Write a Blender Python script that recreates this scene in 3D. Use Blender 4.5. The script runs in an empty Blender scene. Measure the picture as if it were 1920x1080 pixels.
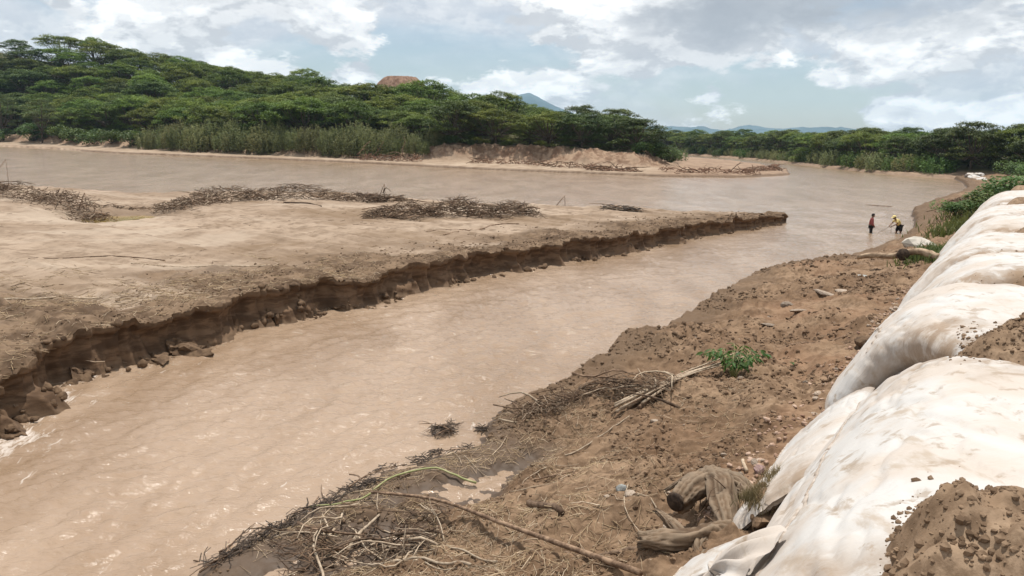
import bpy, bmesh, math, random
import numpy as np
from mathutils import Vector, Matrix
from mathutils.bvhtree import BVHTree

scene = bpy.context.scene
rad = math.radians

# ------------------------------------------------------------------ camera
cam_data = bpy.data.cameras.new("camera")
cam = bpy.data.objects.new("camera", cam_data)
scene.collection.objects.link(cam)
cam_data.sensor_width = 36.0
cam_data.lens = 18.0 / math.tan(rad(33.0))
cam_data.clip_start = 0.05
cam_data.clip_end = 60000.0
cam.matrix_world = (Matrix.Translation((0, 0, 5.5)) @ Matrix.Rotation(rad(90 - 10.8), 4, 'X') @ Matrix.Rotation(rad(1.34), 4, 'Z'))
scene.camera = cam

# ------------------------------------------------------------------ sun and sky
SUN_EL, SUN_AZ = 77.0, 8.0            # azimuth clockwise from +Y
sun_dir = Vector((math.sin(rad(SUN_AZ)) * math.cos(rad(SUN_EL)), math.cos(rad(SUN_AZ)) * math.cos(rad(SUN_EL)), math.sin(rad(SUN_EL))))
sd = bpy.data.lights.new("sun", 'SUN')
sd.energy = 5.0
sd.angle = rad(0.7)
sd.color = (1.0, 0.95, 0.88)
sun = bpy.data.objects.new("sun", sd)
sun.rotation_euler = sun_dir.to_track_quat('Z', 'Y').to_euler()
scene.collection.objects.link(sun)

world = bpy.data.worlds.new("World")
scene.world = world
world.use_nodes = True


class NT:
    """small node-tree builder"""
    def __init__(self, tree):
        self.t = tree
        tree.nodes.clear()

    def n(self, typ, **kw):
        nd = self.t.nodes.new(typ)
        for k, v in kw.items():
            setattr(nd, k, v)
        return nd

    def sock(self, s):
        return s.outputs[0] if isinstance(s, bpy.types.Node) else s

    def put(self, inp, val):
        if val is None:
            return
        if isinstance(val, (bpy.types.Node, bpy.types.NodeSocket)):
            self.t.links.new(self.sock(val), inp)
        else:
            inp.default_value = val

    def math(self, op, a, b=None, c=None, clamp=False):
        nd = self.n('ShaderNodeMath', operation=op, use_clamp=clamp)
        for i, v in enumerate((a, b, c)):
            self.put(nd.inputs[i], v)
        return nd.outputs[0]

    def vmath(self, op, a, b=None):
        nd = self.n('ShaderNodeVectorMath', operation=op)
        self.put(nd.inputs[0], a)
        self.put(nd.inputs[1], b)
        return nd.outputs[0]

    def noise(self, vec, scale=1.0, detail=4.0, rough=0.5, dist=0.0, lac=2.0):
        nd = self.n('ShaderNodeTexNoise')
        self.put(nd.inputs['Vector'], vec)
        self.put(nd.inputs['Scale'], scale)
        self.put(nd.inputs['Detail'], detail)
        self.put(nd.inputs['Roughness'], rough)
        self.put(nd.inputs['Distortion'], dist)
        self.put(nd.inputs['Lacunarity'], lac)
        return nd.outputs[0]

    def step(self, val, lo, hi, a=0.0, b=1.0):
        nd = self.n('ShaderNodeMapRange', interpolation_type='SMOOTHSTEP')
        for i, v in enumerate((val, lo, hi, a, b)):
            self.put(nd.inputs[i], v)
        return nd.outputs[0]

    def mix(self, fac, a, b, blend='MIX'):
        nd = self.n('ShaderNodeMix', data_type='RGBA', blend_type=blend)
        self.put(nd.inputs[0], fac)
        for i, v in ((6, a), (7, b)):
            self.put(nd.inputs[i], (*v, 1.0) if isinstance(v, tuple) and len(v) == 3 else v)
        return nd.outputs[2]

    def mapping(self, vec, loc=(0, 0, 0), rot=(0, 0, 0), scale=(1, 1, 1)):
        nd = self.n('ShaderNodeMapping')
        self.put(nd.inputs[0], vec)
        nd.inputs[1].default_value = loc
        nd.inputs[2].default_value = rot
        nd.inputs[3].default_value = scale
        return nd.outputs[0]


def build_world():
    t = NT(world.node_tree)
    out = t.n('ShaderNodeOutputWorld')
    sky = t.n('ShaderNodeTexSky', sky_type='NISHITA', sun_disc=False)
    sky.sun_elevation = rad(SUN_EL)
    sky.sun_rotation = rad(SUN_AZ)
    sky.air_density = 1.0
    sky.dust_density = 0.8
    bg1 = t.n('ShaderNodeBackground')
    t.put(bg1.inputs[0], sky)
    bg1.inputs[1].default_value = 0.115
    d = t.n('ShaderNodeTexCoord').outputs['Generated']

    def layer(off, sc, scale, detail, rough, dist):
        return lambda dz: t.noise(t.mapping(d, (off[0], off[1], off[2] + dz * sc[2]), (0, 0, 0), sc), scale, detail, rough, dist)
    # heaped clouds: bright sunlit heads, grey bases
    heap = layer((2.3, 1.1, 0.4), (1.0, 1.0, 2.3), 6.0, 10.0, 0.60, 0.15)
    # single clouds (and gaps): direction, angular radius, how much denser the heap is there
    CLOUDS = [((-0.232, 0.963, 0.137), 0.057, 0.13), ((0.201, 0.971, 0.127), 0.081, 0.10), ((0.425, 0.905, 0.037), 0.032, 0.16), ((0.136, 0.987, 0.087), 0.034, 0.07), ((-0.173, 0.98, 0.095), 0.047, 0.08), ((-0.459, 0.882, 0.107), 0.101, 0.05), ((0.275, 0.951, 0.144), 0.068, 0.08), ((0.231, 0.971, 0.057), 0.041, 0.09), ((-0.308, 0.945, 0.107), 0.041, -0.12), ((-0.071, 0.99, 0.123), 0.061, -0.06), ((-0.145, 0.986, 0.081), 0.027, -0.12), ((0.202, 0.977, 0.073), 0.027, -0.10), ((0.361, 0.931, 0.061), 0.061, -0.08)]

    def placed(dz):
        tot = heap(dz)
        for c, r, k in CLOUDS:
            v = t.vmath('SUBTRACT', t.vmath('ADD', d, (0, 0, dz * 0.9)), c)
            v = t.vmath('MULTIPLY', v, (1, 1, 1.7))
            nd = t.n('ShaderNodeVectorMath', operation='LENGTH')
            t.put(nd.inputs[0], v)
            g_ = t.step(nd.outputs['Value'], 0.0, r * 1.8, k, 0.0)
            tot = t.math('ADD', tot, g_)
        return tot
    a = placed(0.0)
    up = placed(0.028)
    mask = t.step(a, 0.472, 0.535)
    small = layer((5.3, 2.1, 1.4), (1.0, 1.0, 1.9), 17.0, 7.0, 0.58, 0.15)
    billow = t.step(t.math('SUBTRACT', small(0.0), small(0.014)), -0.06, 0.08)
    lit = t.math('ADD', t.math('MULTIPLY', t.step(t.math('SUBTRACT', a, up), -0.04, 0.07), 0.62), t.math('MULTIPLY', billow, 0.42))
    thick = t.step(a, 0.60, 0.76)
    fine = t.noise(t.mapping(d, (0, 0, 0), (0, 0, 0), (1, 1, 1.8)), 26.0, 5.0, 0.6)
    lit2 = t.math('ADD', lit, t.math('MULTIPLY', t.math('SUBTRACT', fine, 0.5), 0.45), clamp=True)
    heap_col = t.mix(lit2, (0.68, 0.70, 0.74), (1.32, 1.315, 1.30))
    heap_col = t.mix(t.math('MULTIPLY', thick, 0.55), heap_col, (0.52, 0.545, 0.60))
    # thin grey-white veil over nearly everything
    veil = layer((7.1, 3.0, 5.2), (1.0, 1.0, 3.2), 2.3, 6.0, 0.55, 0.6)(0.0)
    veil_m = t.step(veil, 0.37, 0.55, 0.10, 0.94)
    veil_col = t.mix(t.math('MULTIPLY', t.math('ADD', t.step(fine, 0.3, 0.7), billow), 0.5), (0.66, 0.705, 0.78), (0.94, 0.955, 0.985))
    # heavy grey cloud base high on the right
    v = t.vmath('MULTIPLY', t.vmath('SUBTRACT', d, (0.373, 0.913, 0.163)), (0.55, 0.55, 2.0))
    nd = t.n('ShaderNodeVectorMath', operation='LENGTH')
    t.put(nd.inputs[0], v)
    grey = t.step(t.math('ADD', nd.outputs['Value'], t.math('MULTIPLY', t.math('SUBTRACT', a, 0.5), -0.25)), 0.03, 0.115, 0.85, 0.0)
    heap_col = t.mix(grey, heap_col, (0.42, 0.46, 0.52))
    veil_col = t.mix(grey, veil_col, (0.46, 0.50, 0.565))
    bg2 = t.n('ShaderNodeBackground')
    t.put(bg2.inputs[0], veil_col)
    bg3 = t.n('ShaderNodeBackground')
    t.put(bg3.inputs[0], heap_col)
    m1 = t.n('ShaderNodeMixShader')
    t.put(m1.inputs[0], veil_m)
    t.put(m1.inputs[1], bg1)
    t.put(m1.inputs[2], bg2)
    m2 = t.n('ShaderNodeMixShader')
    t.put(m2.inputs[0], mask)
    t.put(m2.inputs[1], m1)
    t.put(m2.inputs[2], bg3)
    t.put(out.inputs[0], m2)


build_world()

scene.view_settings.view_transform = 'Standard'
scene.view_settings.look = 'None'
scene.view_settings.exposure = -0.04
scene.view_settings.gamma = 1.0
scene.view_settings.use_curve_mapping = False
scene.render.engine = 'CYCLES'
scene.cycles.max_bounces = 6
scene.cycles.diffuse_bounces = 3
scene.cycles.glossy_bounces = 3
scene.cycles.transmission_bounces = 3
scene.cycles.volume_bounces = 0
scene.cycles.transparent_max_bounces = 6
scene.cycles.use_denoising = True
scene.cycles.caustics_reflective = False
scene.cycles.caustics_refractive = False

rng = np.random.default_rng(7)
random.seed(7)


# ------------------------------------------------------------------ numeric noise
def _hash(ix, iy, iz, seed):
    h = (ix.astype(np.int64) * 374761393 + iy.astype(np.int64) * 668265263 + iz.astype(np.int64) * 2147483647 + seed * 974634777)
    h = (h ^ (h >> 13)) * 1274126177
    h = h ^ (h >> 16)
    return h & 0xFFFFFFFF


_G = np.array([(1, 1, 0), (-1, 1, 0), (1, -1, 0), (-1, -1, 0), (1, 0, 1), (-1, 0, 1), (1, 0, -1), (-1, 0, -1),
               (0, 1, 1), (0, -1, 1), (0, 1, -1), (0, -1, -1), (1, 1, 0), (-1, 1, 0), (0, -1, 1), (0, -1, -1)], float)


def perlin(x, y, z=None, seed=0):
    x = np.asarray(x, float)
    y = np.asarray(y, float)
    z = np.zeros_like(x) if z is None else np.asarray(z, float)
    xi, yi, zi = np.floor(x), np.floor(y), np.floor(z)
    xf, yf, zf = x - xi, y - yi, z - zi
    fade = lambda t: t * t * t * (t * (t * 6 - 15) + 10)
    u, v, w = fade(xf), fade(yf), fade(zf)
    res = 0.0
    flat = not np.any(zf)
    for dz in ((0,) if flat else (0, 1)):
        wz = 1.0 if flat else (w if dz else 1 - w)
        for dy in (0, 1):
            wy = v if dy else 1 - v
            for dx in (0, 1):
                wx = u if dx else 1 - u
                g = _G[_hash(xi + dx, yi + dy, zi + dz, seed) & 15]
                res = res + wx * wy * wz * (g[..., 0] * (xf - dx) + g[..., 1] * (yf - dy) + g[..., 2] * (zf - dz))
    return res


def fbm(x, y, z=None, seed=0, octv=4, gain=0.5, billow=False):
    s, a, f = 0.0, 1.0, 1.0
    for o in range(octv):
        v = perlin(x * f, y * f, None if z is None else z * f, seed + o * 17)
        s = s + a * (np.abs(v) * 2 - 0.45 if billow else v)
        a *= gain
        f *= 2.03
    return s


def clods(x, y, cell, seed, keep=0.8):
    """rounded lumps with creases between them, 0..1"""
    gx, gy = np.floor(x / cell), np.floor(y / cell)
    best = np.zeros_like(x)
    zz = np.zeros_like(gx)
    for dx in (-1, 0, 1):
        for dy in (-1, 0, 1):
            cx, cy = gx + dx, gy + dy
            h1 = _hash(cx, cy, zz, seed) / 4294967296.0
            h2 = _hash(cx, cy, zz, seed + 5) / 4294967296.0
            h3 = _hash(cx, cy, zz, seed + 9) / 4294967296.0
            h4 = _hash(cx, cy, zz, seed + 13) / 4294967296.0
            px, py = (cx + h1) * cell, (cy + h2) * cell
            r = cell * (0.35 + 0.55 * h3)
            ca, sa = np.cos(h4 * 6.28), np.sin(h4 * 6.28)
            ex = ((x - px) * ca + (y - py) * sa) / r
            ey = (-(x - px) * sa + (y - py) * ca) / (r * (0.55 + 0.4 * h1))
            d2 = ex * ex + ey * ey
            v = np.minimum(np.sqrt(np.clip(1 - d2, 0, 1)), 0.72) / 0.72 * (0.4 + 0.6 * h3) * (h2 < keep) * (0.85 + 0.25 * ex)
            best = np.maximum(best, v)
    return best


def sstep(a, b, x):
    t = np.clip((x - a) / (b - a), 0, 1)
    return t * t * (3 - 2 * t)


def catmull(pts, n):
    """resample a polyline smoothly to n points, even in arc length"""
    p = np.array(pts, float)
    seg = np.r_[0, np.cumsum(np.linalg.norm(np.diff(p[:, :2], axis=0), axis=1))]
    q = np.vstack([2 * p[0] - p[1], p, 2 * p[-1] - p[-2]])
    out = []
    for i in range(len(p) - 1):
        a, b, c, d = q[i], q[i + 1], q[i + 2], q[i + 3]
        t = np.linspace(0, 1, 24, endpoint=False)[:, None]
        out.append(0.5 * (2 * b + (c - a) * t + (2 * a - 5 * b + 4 * c - d) * t ** 2 + (3 * b - a - 3 * c + d) * t ** 3))
    o = np.vstack(out + [p[-1:]])
    l = np.r_[0, np.cumsum(np.linalg.norm(np.diff(o[:, :2], axis=0), axis=1))]
    if np.isscalar(n):
        n = np.linspace(0, 1, n)
    s = np.asarray(n) * l[-1]
    return np.stack([np.interp(s, l, o[:, k]) for k in range(p.shape[1])], 1)


def seg_dist(x, y, line):
    """distance to a polyline"""
    best = np.full(x.shape, 1e9)
    for (x0, y0), (x1, y1) in zip(line[:-1], line[1:]):
        dx, dy = x1 - x0, y1 - y0
        t = np.clip(((x - x0) * dx + (y - y0) * dy) / (dx * dx + dy * dy + 1e-12), 0, 1)
        best = np.minimum(best, (x - x0 - t * dx) ** 2 + (y - y0 - t * dy) ** 2)
    return np.sqrt(best)


def inside(x, y, poly):
    c = np.zeros(x.shape, bool)
    n = len(poly)
    for i in range(n):
        x0, y0 = poly[i]
        x1, y1 = poly[(i + 1) % n]
        if y0 == y1:
            continue
        c ^= ((y0 > y) != (y1 > y)) & (x < (x1 - x0) * (y - y0) / (y1 - y0) + x0)
    return c


def signed(x, y, line, poly):
    d = seg_dist(x, y, line)
    return np.where(inside(x, y, poly), d, -d)


# ------------------------------------------------------------------ mesh helpers
def link(o, parent=None):
    scene.collection.objects.link(o)
    if parent is not None:
        o.parent = parent
    return o


def mesh_np(name, V, Fq, mat=None, smooth=True, attrs=None):
    """V (n,3); Fq (m,3) or (m,4) int array, or a list of such arrays"""
    groups = Fq if isinstance(Fq, list) else [Fq]
    groups = [g for g in groups if len(g)]
    me = bpy.data.meshes.new(name)
    V = np.asarray(V, np.float32)
    me.vertices.add(len(V))
    me.vertices.foreach_set('co', V.ravel())
    loops = np.concatenate([g.ravel() for g in groups]).astype(np.int32)
    tot = np.concatenate([np.full(len(g), g.shape[1]) for g in groups]).astype(np.int32)
    start = np.r_[0, np.cumsum(tot)[:-1]].astype(np.int32)
    me.loops.add(len(loops))
    me.polygons.add(len(tot))
    me.loops.foreach_set('vertex_index', loops)
    me.polygons.foreach_set('loop_start', start)
    me.polygons.foreach_set('loop_total', tot)
    me.polygons.foreach_set('use_smooth', np.full(len(tot), smooth))
    for k, v in (attrs or {}).items():
        at = me.attributes.new(k, 'FLOAT', 'POINT')
        at.data.foreach_set('value', np.asarray(v, np.float32))
    me.update(calc_edges=True)
    me.validate()
    if mat:
        me.materials.append(mat)
    return me


def grid_faces(nu, nv, closed_v=False):
    i = np.arange(nu - 1)[:, None]
    j = np.arange(nv if closed_v else nv - 1)[None, :]
    j2 = (j + 1) % nv
    f = np.stack([i * nv + j + 0 * j2, (i + 1) * nv + j, (i + 1) * nv + j2, i * nv + j2], -1)
    return f.reshape(-1, 4)


class MB:
    def __init__(self):
        self.v, self.f4, self.f3, self.n = [], [], [], 0
        self.att = []

    def add(self, V, F, a=None):
        V = np.asarray(V, float)
        F = np.asarray(F, int) + self.n
        (self.f4 if F.shape[1] == 4 else self.f3).append(F)
        self.v.append(V)
        self.n += len(V)
        self.att.append(np.full(len(V), 0.0 if a is None else a) if a is None or np.isscalar(a) else np.asarray(a))

    def mesh(self, name, mat=None, smooth=True):
        fs = []
        if self.f4:
            fs.append(np.vstack(self.f4))
        if self.f3:
            fs.append(np.vstack(self.f3))
        return mesh_np(name, np.vstack(self.v), fs, mat, smooth, {'tone': np.concatenate(self.att)})

    def build(self, name, mat=None, parent=None, smooth=True):
        return link(bpy.data.objects.new(name, self.mesh(name, mat, smooth)), parent)


def tag(o, label=None, cat=None, group=None, kind=None):
    for k, v in (('label', label), ('category', cat), ('group', group), ('kind', kind)):
        if v:
            o[k] = v
    return o


def empty(name, loc, rz=0.0, scale=1.0):
    o = bpy.data.objects.new(name, None)
    o.location = loc
    o.rotation_euler = (0, 0, rz)
    o.scale = (scale,) * 3 if np.isscalar(scale) else scale
    o.empty_display_size = 0.2
    return link(o)


def copy_tree(o, parent=None):
    c = o.copy()
    scene.collection.objects.link(c)
    c.parent = parent
    for ch in list(o.children):
        copy_tree(ch, c)
    return c


def tube(pts, radii, sides=5, cap=True, rough=0.0, seed=0):
    P = np.asarray(pts, float)
    n = len(P)
    R = np.broadcast_to(np.asarray(radii, float), (n,)).copy()
    T = np.gradient(P, axis=0)
    T /= np.linalg.norm(T, axis=1)[:, None] + 1e-9
    ref = np.array([0, 0, 1.0]) if abs(T[:, 2]).mean() < 0.8 else np.array([1.0, 0, 0])
    A = np.cross(T, ref)
    A /= np.linalg.norm(A, axis=1)[:, None] + 1e-9
    B = np.cross(A, T)
    th = np.arange(sides) * 2 * math.pi / sides
    rr = R[:, None] * np.ones(sides)[None]
    if rough:
        g = np.random.default_rng(seed)
        rr = rr * (1 + rough * g.normal(0, 1, rr.shape))
    V = P[:, None] + rr[..., None] * (np.cos(th)[None, :, None] * A[:, None] + np.sin(th)[None, :, None] * B[:, None])
    F = grid_faces(n, sides, True)
    V = V.reshape(-1, 3)
    caps = np.zeros((0, 3), int)
    if cap:
        V = np.vstack([V, P[0], P[-1]])
        k = np.arange(sides)
        k2 = (k + 1) % sides
        c0 = np.stack([k2 * 0 + n * sides, k, k2], 1)
        e = (n - 1) * sides
        c1 = np.stack([k * 0 + n * sides + 1, e + k2, e + k], 1)
        caps = np.vstack([c0, c1])
    return V, F, caps


def add_tube(mb, pts, radii, sides=5, cap=True, rough=0.0, seed=0, a=None):
    V, F, C = tube(pts, radii, sides, cap, rough, seed)
    base = mb.n
    mb.add(V, F, a)
    if len(C):
        mb.f3.append(C + base)


# ------------------------------------------------------------------ materials
def new_mat(name):
    m = bpy.data.materials.new(name)
    m.use_nodes = True
    t = NT(m.node_tree)
    out = t.n('ShaderNodeOutputMaterial')
    b = t.n('ShaderNodeBsdfPrincipled')
    t.put(out.inputs[0], b)
    t.out = out
    return m, t, b


def attr(t, name):
    return t.n('ShaderNodeAttribute', attribute_name=name).outputs['Fac']


def pos(t):
    return t.n('ShaderNodeNewGeometry').outputs['Position']


def bump(t, b, h, strength=0.5, dist=0.02):
    nd = t.n('ShaderNodeBump')
    nd.inputs['Strength'].default_value = strength
    nd.inputs['Distance'].default_value = dist
    t.put(nd.inputs['Height'], h)
    t.put(b.inputs['Normal'], nd)


def soil_mat(name, dark, mid, pale, scale=0.5, damp_col=None, bump_s=0.6, bump_d=0.03, grain=9.0, extra=None):
    m, t, b = new_mat(name)
    p = pos(t)
    n1 = t.noise(p, scale, 5, 0.6, 0.3)
    n2 = t.noise(p, scale * 9, 6, 0.65)
    n3 = t.noise(p, grain * 5, 4, 0.7)
    c = t.mix(t.step(n1, 0.38, 0.62), mid, pale)
    c = t.mix(t.step(n2, 0.42, 0.64, 0.0, 0.75), c, dark)
    c = t.mix(t.step(n3, 0.5, 0.75, 0.0, 0.3), c, pale)
    c = t.mix(t.step(n3, 0.42, 0.26, 0.0, 0.45), c, dark)
    if extra:
        c = extra(t, p, c, n1, n2, n3)
    b.inputs['Roughness'].default_value = 0.92
    b.inputs['Specular IOR Level'].default_value = 0.2
    if damp_col:
        dmp = attr(t, 'damp')
        c = t.mix(dmp, c, damp_col)
        t.put(b.inputs['Roughness'], t.math('SUBTRACT', 0.93, t.math('MULTIPLY', dmp, 0.33)))
        t.put(b.inputs['Specular IOR Level'], t.math('ADD', 0.15, t.math('MULTIPLY', dmp, 0.12)))
    t.put(b.inputs['Base Color'], c)
    h = t.math('ADD', t.noise(p, grain, 6, 0.65), t.math('MULTIPLY', n3, 0.35))
    bump(t, b, h, bump_s, bump_d)
    return m


def sand_tone(t, p, c, n2):
    # pale dry crust and browner, still moist sheets of sand
    big = t.noise(t.mapping(p, (3, 1, 0), (0, 0, rad(-25)), (0.8, 1.6, 1)), 0.11, 4, 0.6, 0.6)
    c = t.mix(t.step(big, 0.50, 0.66, 0.0, 0.75), c, (0.175, 0.118, 0.072))
    return t.mix(t.step(big, 0.47, 0.36, 0.0, 0.6), c, (0.385, 0.310, 0.238))


def sand_extra(t, p, c, n1, n2, n3):
    # crumbly clay near the cut edge, clean sand further in
    e = attr(t, 'clay')
    c = t.mix(e, sand_tone(t, p, c, n2), t.mix(t.step(n2, 0.4, 0.62), (0.088, 0.056, 0.034), (0.185, 0.126, 0.080)))
    cf = attr(t, 'face')
    z = t.n('ShaderNodeSeparateXYZ')
    t.put(z.inputs[0], p)
    band = t.noise(t.mapping(p, (0, 0, 0), (0, 0, 0), (0.8, 0.8, 3.5)), 1.3, 5, 0.65, 0.5)
    face_col = t.mix(t.step(band, 0.4, 0.6), (0.082, 0.050, 0.030), (0.165, 0.105, 0.064))
    face_col = t.mix(t.step(n2, 0.5, 0.7, 0.0, 0.5), face_col, (0.052, 0.031, 0.019))
    return t.mix(cf, c, face_col)


M_sand = soil_mat('sandbar_sand', (0.165, 0.115, 0.076), (0.240, 0.175, 0.122), (0.330, 0.252, 0.185), 0.16,
                  (0.150, 0.098, 0.058), 0.5, 0.02, 7.0, sand_extra)


def bank_extra(t, p, c, n1, n2, n3):
    red = t.step(t.noise(p, 0.35, 3, 0.5, 0.4), 0.52, 0.68, 0.0, 0.42)
    c = t.mix(red, c, (0.225, 0.125, 0.072))
    speck = t.step(t.noise(p, 34.0, 2, 0.5), 0.68, 0.74)
    c = t.mix(attr(t, 'edge'), c, t.mix(n2, (0.085, 0.056, 0.035), (0.150, 0.100, 0.063)))
    return t.mix(t.math('MULTIPLY', speck, 0.55), c, (0.42, 0.34, 0.26))


M_bank = soil_mat('riverbank_earth', (0.082, 0.049, 0.028), (0.165, 0.104, 0.062), (0.245, 0.165, 0.104), 0.5,
                  (0.085, 0.058, 0.039), 0.45, 0.016, 11.0, bank_extra)
M_dike = soil_mat('dike_earth', (0.120, 0.076, 0.045), (0.205, 0.137, 0.085), (0.290, 0.204, 0.134), 0.9, None, 0.45, 0.016, 12.0)


def farbank_extra(t, p, c, n1, n2, n3):
    st = attr(t, 'scarp')
    c = t.mix(st, c, t.mix(t.step(n2, 0.4, 0.6), (0.165, 0.100, 0.064), (0.310, 0.218, 0.148)))
    wd = attr(t, 'wood')
    return t.mix(wd, c, t.mix(n2, (0.035, 0.045, 0.018), (0.09, 0.075, 0.035)))


M_farbank = soil_mat('far_bank_earth', (0.200, 0.138, 0.090), (0.300, 0.224, 0.158), (0.360, 0.278, 0.203), 0.05,
                     (0.12, 0.072, 0.042), 0.5, 0.1, 1.5, farbank_extra)


def simple_mat(name, c1, c2, scale=6.0, rough=0.85, vec='obj', stretch=(1, 1, 1), bump_s=0.4, bump_d=0.01, rnd=0.0, spec=0.25, lo=0.38, hi=0.62):
    m, t, b = new_mat(name)
    tc = t.n('ShaderNodeTexCoord').outputs['Object'] if vec == 'obj' else pos(t)
    v = t.mapping(tc, (0, 0, 0), (0, 0, 0), stretch)
    n = t.noise(v, scale, 5, 0.62, 0.2)
    c = t.mix(t.step(n, lo, hi), c1, c2)
    if rnd:
        r = t.n('ShaderNodeObjectInfo').outputs['Random']
        hsv = t.n('ShaderNodeHueSaturation')
        t.put(hsv.inputs['Value'], t.math('ADD', 1.0 - rnd, t.math('MULTIPLY', r, 2 * rnd)))
        t.put(hsv.inputs['Color'], c)
        c = hsv.outputs[0]
    tone = attr(t, 'tone')
    t.put(b.inputs['Base Color'], t.mix(tone, c, (0.50, 0.40, 0.29)))
    b.inputs['Roughness'].default_value = rough
    b.inputs['Specular IOR Level'].default_value = spec
    bump(t, b, n, bump_s, bump_d)
    return m


M_drift = simple_mat('weathered_driftwood', (0.085, 0.052, 0.032), (0.215, 0.145, 0.095), 9.0, 0.85, rnd=0.45)
M_pale = simple_mat('bleached_stick', (0.30, 0.225, 0.155), (0.46, 0.37, 0.27), 12.0, 0.8, rnd=0.25)
M_twig = simple_mat('dark_twigs', (0.052, 0.031, 0.019), (0.165, 0.105, 0.066), 3.0, 0.9, vec='pos')
M_wet = simple_mat('wet_black_twigs', (0.030, 0.021, 0.015), (0.085, 0.058, 0.040), 4.0, 0.55, vec='pos')
M_straw = simple_mat('dry_straw', (0.19, 0.125, 0.072), (0.42, 0.31, 0.19), 1.7, 0.9, vec='pos')
M_bark = simple_mat('muddy_root_bark', (0.060, 0.038, 0.023), (0.145, 0.094, 0.057), 5.0, 0.92, bump_s=0.7, bump_d=0.02, lo=0.3, hi=0.7)
M_cut = simple_mat('dark_sawn_end', (0.030, 0.020, 0.014), (0.075, 0.050, 0.034), 12.0, 0.9)
M_green_stalk = simple_mat('green_stalk', (0.23, 0.25, 0.10), (0.36, 0.34, 0.18), 4.0, 0.6)
M_stone = simple_mat('pale_stone', (0.22, 0.165, 0.12), (0.36, 0.295, 0.235), 6.0, 0.9, rnd=0.35)
M_rubble = simple_mat('reddish_rubble', (0.24, 0.145, 0.098), (0.42, 0.30, 0.225), 5.0, 0.9, vec='pos')
M_bluestone = simple_mat('blue_grey_stone', (0.22, 0.225, 0.21), (0.35, 0.355, 0.335), 8.0, 0.85)
M_purple = simple_mat('purple_brown_stone', (0.17, 0.105, 0.098), (0.29, 0.20, 0.185), 8.0, 0.85)
M_clod = simple_mat('damp_earth_clod', (0.075, 0.046, 0.027), (0.150, 0.097, 0.058), 5.0, 0.95, vec='pos', bump_s=0.8, bump_d=0.04)
M_lipcrumb = simple_mat('lip_clay_crumb', (0.090, 0.057, 0.034), (0.180, 0.122, 0.077), 6.0, 0.95, vec='pos')
M_spill = simple_mat('spilled_dry_earth', (0.125, 0.080, 0.048), (0.235, 0.160, 0.102), 8.0, 0.95, vec='pos')
M_dryclod = simple_mat('dry_earth_clod', (0.095, 0.059, 0.035), (0.205, 0.135, 0.084), 6.0, 0.95, vec='pos', bump_s=0.8, bump_d=0.03)


def bag_mat():
    m, t, b = new_mat('white_geotextile')
    p = pos(t)
    n1 = t.noise(p, 0.8, 5, 0.6, 0.5)
    n2 = t.noise(p, 3.4, 6, 0.62, 0.3)
    n3 = t.noise(t.mapping(p, (0, 0, 0), (0, 0, rad(-32)), (2.2, 0.6, 1.2)), 2.2, 6, 0.66)
    c = t.mix(t.step(n1, 0.40, 0.62, 0.0, 0.85), (0.50, 0.485, 0.462), (0.46, 0.395, 0.335))
    c = t.mix(t.step(n3, 0.52, 0.68, 0.0, 0.8), c, (0.36, 0.29, 0.22))
    c = t.mix(t.step(n2, 0.585, 0.66, 0.0, 0.65), c, (0.27, 0.20, 0.135))
    dirt = attr(t, 'dirt')
    dm = t.math('MULTIPLY', dirt, t.step(n2, 0.34, 0.56))
    c = t.mix(dm, c, (0.25, 0.175, 0.113))
    t.put(b.inputs['Base Color'], c)
    b.inputs['Roughness'].default_value = 0.88
    b.inputs['Specular IOR Level'].default_value = 0.2
    b.inputs['Sheen Weight'].default_value = 0.15
    crease = t.noise(t.mapping(p, (0, 0, 0), (0, 0, rad(-32)), (1.0, 2.6, 1.0)), 2.6, 5, 0.55, 0.8)
    weave = t.noise(p, 160.0, 2, 0.5)
    bump(t, b, t.math('ADD', crease, t.math('MULTIPLY', weave, 0.03)), 0.34, 0.06)
    return m


M_bag = bag_mat()
M_seam = simple_mat('stitched_seam', (0.34, 0.275, 0.22), (0.48, 0.42, 0.36), 14.0, 0.9)


def foliage_mat(name, c1, c2, rnd=0.3, trans=0.25, scale=0.5, hue=0.02):
    m, t, b = new_mat(name)
    tc = t.n('ShaderNodeTexCoord').outputs['Object']
    oi = t.n('ShaderNodeObjectInfo').outputs['Random']
    n = t.noise(t.vmath('ADD', tc, oi), scale, 3, 0.6)
    c = t.mix(t.step(n, 0.36, 0.64), c1, c2)
    hsv = t.n('ShaderNodeHueSaturation')
    t.put(hsv.inputs['Hue'], t.math('ADD', 0.5 - hue, t.math('MULTIPLY', oi, 2 * hue)))
    t.put(hsv.inputs['Value'], t.math('ADD', 1 - rnd, t.math('MULTIPLY', t.math('FRACT', t.math('MULTIPLY', oi, 7.13)), 2 * rnd)))
    t.put(hsv.inputs['Color'], c)
    t.put(b.inputs['Base Color'], hsv)
    b.inputs['Roughness'].default_value = 0.6
    b.inputs['Specular IOR Level'].default_value = 0.3
    tr = t.n('ShaderNodeBsdfTranslucent')
    t.put(tr.inputs[0], hsv)
    mx = t.n('ShaderNodeMixShader')
    mx.inputs[0].default_value = trans
    t.put(mx.inputs[1], b)
    t.put(mx.inputs[2], tr)
    t.put(t.out.inputs[0], mx)
    return m


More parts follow.
